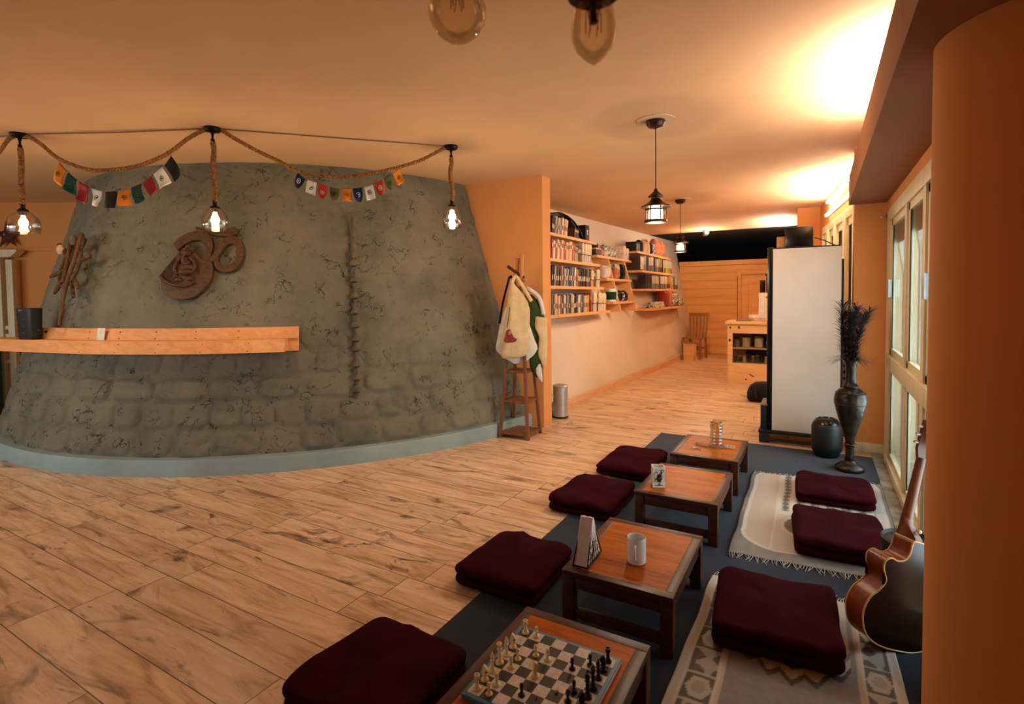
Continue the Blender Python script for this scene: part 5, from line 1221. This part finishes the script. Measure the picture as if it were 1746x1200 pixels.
soft('cloth_bag', 'orange and red cloth bag standing on the lowest far shelf', xf-.12, 10.62, z, .42, .33, .2, 'red_cloth', 'bag', 'pink_cloth', seed=50); soft('cloth_bag', 'orange cloth bag beside the red one on the lowest far shelf', xf-.10, 10.95, z, .20, .36, .16, 'pink_cloth', 'bag', seed=51)
soft('cloth_bag', 'black and white patterned bag at the right end of the lowest far shelf', xf-.11, 11.38, z, .58, .26, .2, 'bag_print', 'bag', seed=52); soft('cloth_bag', 'small black and white patterned bag past the end bag on the lowest far shelf', xf-.08, 11.82, z, .26, .16, .14, 'bag_print', 'bag', seed=53)
# ------------------------------------------------------------------ chair and small stool at the end of the corridor
t = thing('slat_chair', 'old wooden slat-back chair at the end of the corridor', 'chair', (-2.36, 12.0, 0), rad(-10))
MB().box(-.21, .21, -.20, .19, .43, .46, .008).build('seat', 'chair_wood', t)
for sx in (-1, 1):
    MB().loft([[Vector((sx*.19+x, -.17+y, z)) for x, y in ((-.02, -.02), (.02, -.02), (.02, .02), (-.02, .02))] for z in (0, .43)]).build('leg', 'chair_wood', t, smooth=False)
    MB().loft([[Vector((sx*(.17+.03*q)+x, .18+.07*q+y, z)) for x, y in ((-.02, -.016), (.02, -.016), (.02, .016), (-.02, .016))] for z, q in ((0, .3), (.45, 0), (.98, 1))]).build('back_post', 'chair_wood', t, smooth=False)
for k in range(4):
    x = -.105+.07*k; MB().loft([[Vector((x*(1+.18*q)+a, .185+.07*q+b, z)) for a, b in ((-.024, -.006), (.024, -.006), (.024, .006), (-.024, .006))] for z, q in ((.46, 0), (.94, .95))]).build('back_slat', 'chair_wood', t, smooth=False)
MB().box(-.225, .225, .235, .27, .92, .99, .008).build('top_rail', 'chair_wood', t); MB().box(-.19, .19, -.18, -.16, .20, .24, .003).box(-.19, .19, .16, .18, .20, .24, .003).build('stretcher', 'chair_wood', t)
t = thing('step_stool', 'small pale wooden stool standing in front of the slat-back chair', 'stool', (-2.37, 11.55, 0), rad(-10))
MB().box(-.13, .13, -.10, .10, .36, .385, .006).build('seat', 'chair_wood', t)
for sx in (-1, 1): MB().prism([(-.09, 0), (-.05, 0), (-.03, .10), (.03, .10), (.05, 0), (.09, 0), (.08, .36), (-.08, .36)], frame((sx*.10-.01, 0, 0), (0, 1, 0), (0, 0, 1)), .02).build('side_panel', 'counter_pine', t, smooth=False)
MB().box(-.09, .09, -.085, -.07, .0, .36).box(-.09, -.05, -.10, -.085, 0, .36).build('front_panel', 'counter_pine', t); MB().box(-.09, .09, -.02, .02, .14, .18, .003).build('stretcher', 'counter_pine', t)
# ------------------------------------------------------------------ shop counter with glazed front
t = thing('display_counter', 'pale pine counter with glazed front shelves, cut off by the white cabinet', 'counter', (-1.235, 8.80, 0))
W_, D_, ZT = .86, .50, .93
mb = MB(); mb.box(0, .02, 0, D_, 0, ZT, .002); mb.box(W_-.02, W_, 0, D_, 0, ZT, .002); mb.box(.02, W_-.02, D_-.015, D_, .0, ZT); mb.build('side_panels', 'counter_pine', t)
MB().box(.02, W_-.02, 0, .018, 0, .325, .001).box(.02, .075, -.001, .018, .325, .80).build('front_board', 'counter_pine', t)
MB().box(.02, W_-.02, 0, .018, .79, ZT, .001).build('front_rail', 'counter_pine', t)
MB().box(.075, W_-.02, .006, .010, .325, .79).build('glass_front', 'display_glass', t, smooth=False)
MB().box(.02, W_-.02, .02, D_-.02, .305, .325).build('counter_shelf', 'counter_pine', t); MB().box(.02, W_-.02, .02, D_-.02, .545, .565).build('counter_shelf', 'counter_pine', t)
MB().box(.30, W_-.02, D_-.03, D_-.02, .565, .79).box(.22, W_-.02, D_-.03, D_-.02, .33, .545).build('back_lining', 'book_dark', t)
MB().box(-.03, W_+.03, -.035, D_+.02, ZT, ZT+.045, .006).build('counter_top', 'counter_pine', t)
MB().prism([(.30, .17), (.36, .13), (.40, .12), (.38, .135), (.33, .165)], frame((0, -.001, 0), (1, 0, 0), (0, 0, 1)), .002).build('carved_mark', 'clay_dark', t); MB().ball((.27, -.002, .08), .013, 8, 5).build('lock', 'clay_dark', t); MB().box(.02, .045, -.004, 0, .66, .70).box(.155, .18, -.004, 0, .86, .90).box(.03, .05, -.004, 0, .86, .89).build('hinge', 'clay_dark', t)
zt = ZT+.046
def stack(name, label, x, y, z, w_, d, h, mat, cat, rz=0, part='cover'):
    q = thing(name, label, cat, (x, y, z), rz); MB().box(-w_/2, w_/2, -d/2, d/2, 0, h, min(.004, h*.2)).build(part, mat, q); return q
stack('paper_stack', 'flat stack of grey papers on the left of the counter', -1.02, 8.95, zt, .22, .22, .018, 'book_grey', 'papers', .1, 'sheets')
stack('paper_stack', 'lower pinkish stack of papers under the white box on the counter', -.70, 8.98, zt, .34, .28, .05, 'paper_pink', 'papers', 0, 'sheets')
stack('paper_stack', 'upper white and pink stack of papers under the white box on the counter', -.74, 8.99, zt+.051, .40, .26, .045, 'paper', 'papers', .03, 'sheets')
q = stack('card_box', 'white upright box standing on the papers on the counter', -.67, 9.0, zt+.097, .26, .20, .34, 'paper', 'box', 0, 'box_body'); MB().ball((-.02, -.101, .27), .012, 8, 5).build('finger_hole', 'ink', q)
q = stack('machine', 'black machine standing on the white box on the counter', -.62, 9.0, zt+.438, .16, .18, .26, 'black_matte', 'machine', 0, 'machine_body'); MB().box(-.10, .08, -.10, .09, .26, .29, .004).build('machine_lid', 'black_gloss', q)
q = thing('bottle', 'amber bottle with black cap on the white box on the counter', 'bottle', (-.755, 8.98, zt+.438)); MB().lathe([(.035, 0), (.038, .005), (.038, .14), (.03, .15)], n=16).build('bottle_body', 'bronze_dark', q); MB().lathe([(.038, .15), (.038, .19), (.001, .19)], n=16).build('bottle_cap', 'black_matte', q)
def jar(label, x, z, r, h, mat, lid, group=None):
    q = thing('jar', label, 'jar', (x, 8.98, z), 0, group); MB().lathe([(r*.9, 0), (r, .005), (r, h*.82), (r*.8, h*.86)], n=18).build('jar_body', mat, q); MB().lathe([(r*.95, h*.86), (r*.95, h), (.001, h)], n=18).build('lid', lid, q)
jar('grey tin with dark lid, leftmost on the upper counter shelf', -1.12, .566, .05, .14, 'book_grey', 'book_black')
jar('pale tin with black lid, second on the upper counter shelf', -.98, .566, .06, .18, 'book_cream', 'book_black')
jar('beige tin, third on the upper counter shelf', -.80, .566, .065, .17, 'book_white', 'book_grey')
q = stack('flat_box', 'low striped box, rightmost on the upper counter shelf', -.61, 8.98, .566, .18, .14, .06, 'book_slate', 'box', 0, 'box_body'); MB().box(-.088, .088, -.068, .068, .061, .10, .003).build('lid', 'book_pink', q)
for k in range(10): jar('small dark jar with pale label on the lower counter shelf', -1.13+.062*k, .326, .026, .085+.03*((k*7) % 3)/2, ['book_green', 'book_black', 'book_cream', 'book_dark', 'book_grey'][k % 5], ['book_black', 'book_white', 'book_orange'][k % 3], 'small jars on the lower counter shelf')
t = thing('backpack', 'black rounded bag on the floor beside the white cabinet', 'bag', (-.60, 7.55, 0)); MB().loft([[Vector((x, y, z)) for x, y in rrect(-w_, w_, -.16*w_/.2, .16*w_/.2, .06*w_/.2+.01, 5)] for w_, z in ((.18, 0), (.205, .04), (.205, .12), (.18, .19), (.12, .235), (.05, .25))]).build('bag_body', 'dark_cloth', t, ang=60)
MB().tube(smoothpts([(-.08, -.1, .2), (-.10, -.16, .14), (-.08, -.165, .05)], 5), .012, 6).build('bag_strap', 'black_matte', t)
# ------------------------------------------------------------------ tall white cabinet on a black trolley
t = thing('tall_cabinet', 'tall cabinet with white side panel and black front on a black base', 'cabinet', (-.10, 5.76, 0))
MB().box(-.272, .272, -.31, .31, .122, 1.81, .003).build('side_panel', 'white_panel', t, label='white side')
MB().box(-.318, -.272, -.305, .305, .16, 1.83, .004).build('cabinet_front', 'black_gloss', t, label='black front')
MB().box(-.26, .26, -.29, .30, 1.81, 1.823).build('cabinet_top', 'black_matte', t)
MB().box(-.37, -.318, -.30, .02, .09, .345, .006).build('front_drawer', 'black_matte', t); MB().box(-.372, -.31, -.306, .03, .345, .358, .002).build('drawer_trim', 'grey_plastic', t)
mb = MB(); mb.box(-.385, .30, -.335, .33, .090, .120, .006); mb.box(-.36, .29, -.34, -.32, .018, .045, .004); mb.build('base_frame', 'black_matte', t)
for x in (-.335, .25):
    for y in (-.29, .28): MB().box(x-.045, x+.045, y-.045, y+.045, 0, .09, .01).build('base_foot', 'black_matte', t)
MB().box(.272, .292, -.25, .25, .5, 1.7).build('rear_rail', 'black_matte', t)
q = thing('black_box', 'black box with cable on top of the white cabinet', 'box', (-.17, 5.80, 1.824)); MB().box(-.115, .115, -.10, .14, 0, .205, .004).build('box_body', 'black_gloss', q); MB().box(.112, .1185, -.08, .12, .02, .185, .002).build('side_plate', 'black_matte', q)
MB().tube(smoothpts([(.115, .0, .11), (.20, .03, .08), (.30, .10, .03), (.36, .2, .01)], 6), .005, 6).build('cable', 'black_matte', q); MB().box(.118, .123, -.02, .03, .10, .11).build('label_strip', 'white_ceramic', q)
q = thing('carton', 'small brown carton beside the black box on top of the white cabinet', 'box', (-.33, 5.88, 1.824)); MB().box(-.035, .035, -.06, .06, 0, .13, .003).build('carton_body', 'shelf_pine', q); MB().box(-.036, .036, -.061, .061, .13, .134).build('carton_lid', 'book_brown', q)
# ------------------------------------------------------------------ tube lights on the far window wall
for k, (z, l) in enumerate(((2.585, 'upper glowing tube lamp on the wall above the far window'), (2.425, 'lower glowing tube lamp on the wall above the far window'))):
    q = thing('tube_lamp', l, 'lamp', (0, 0, 0), 0, 'tube lamps above the far window')
    MB().tube([MW2 @ Vector((.10, z, .035)), MW2 @ Vector((2.36+.1*k, z, .035))], .016, 10).build('tube', 'tube_glow', q, label='glowing tube')
    MB().box(.08, 2.38+.1*k, z-.018, z+.018, .0, .02, .003, M=MW2).build('lamp_base', 'white_ceramic', q)
    for x in (.08, 2.36+.1*k): MB().box(x, x+.03, z-.02, z+.02, 0, .05, .004, M=MW2).build('end_cap', 'white_ceramic', q)
q = thing('trough_tube_lamp', 'tube lamp lying in the trough of the soffit, hidden by its edge', 'lamp', (.38, 3.2, 2.196)); MB().box(-.025, .025, 0, 1.3, 0, .02, .003).build('lamp_base', 'white_ceramic', q); MB().tube([(0, .02, .035), (0, 1.28, .035)], .015, 10).build('tube', 'tube_glow', q)
q = thing('curtain_hook', 'small steel hook at the top corner of the near window', 'hook', (.478, 5.49, 2.03)); MB().tube(smoothpts([(0, .012, .02), (0, -.03, .02), (-.012, -.045, .0), (-.028, -.04, .012)], 5), .006, 8).build('hook_arm', 'steel', q); MB().lathe([(.016, 0), (.016, .006), (.001, .007)], n=14, M=frame((0, .010, .02), (1, 0, 0), (0, 0, 1))).build('hook_plate', 'steel', q)
q = thing('vent_strip', 'narrow black and white striped strip between cabinet and pier', 'strip', (.215, 5.77, .05)); MB().box(-.012, .012, -.01, .01, 0, 1.0, .002).build('strip_body', 'frame_cream', q)
mb = MB()
for k in range(16): mb.box(-.0122, .0122, -.012, -.009, .06+k*.06, .085+k*.06)
mb.build('slots', 'black_matte', q)
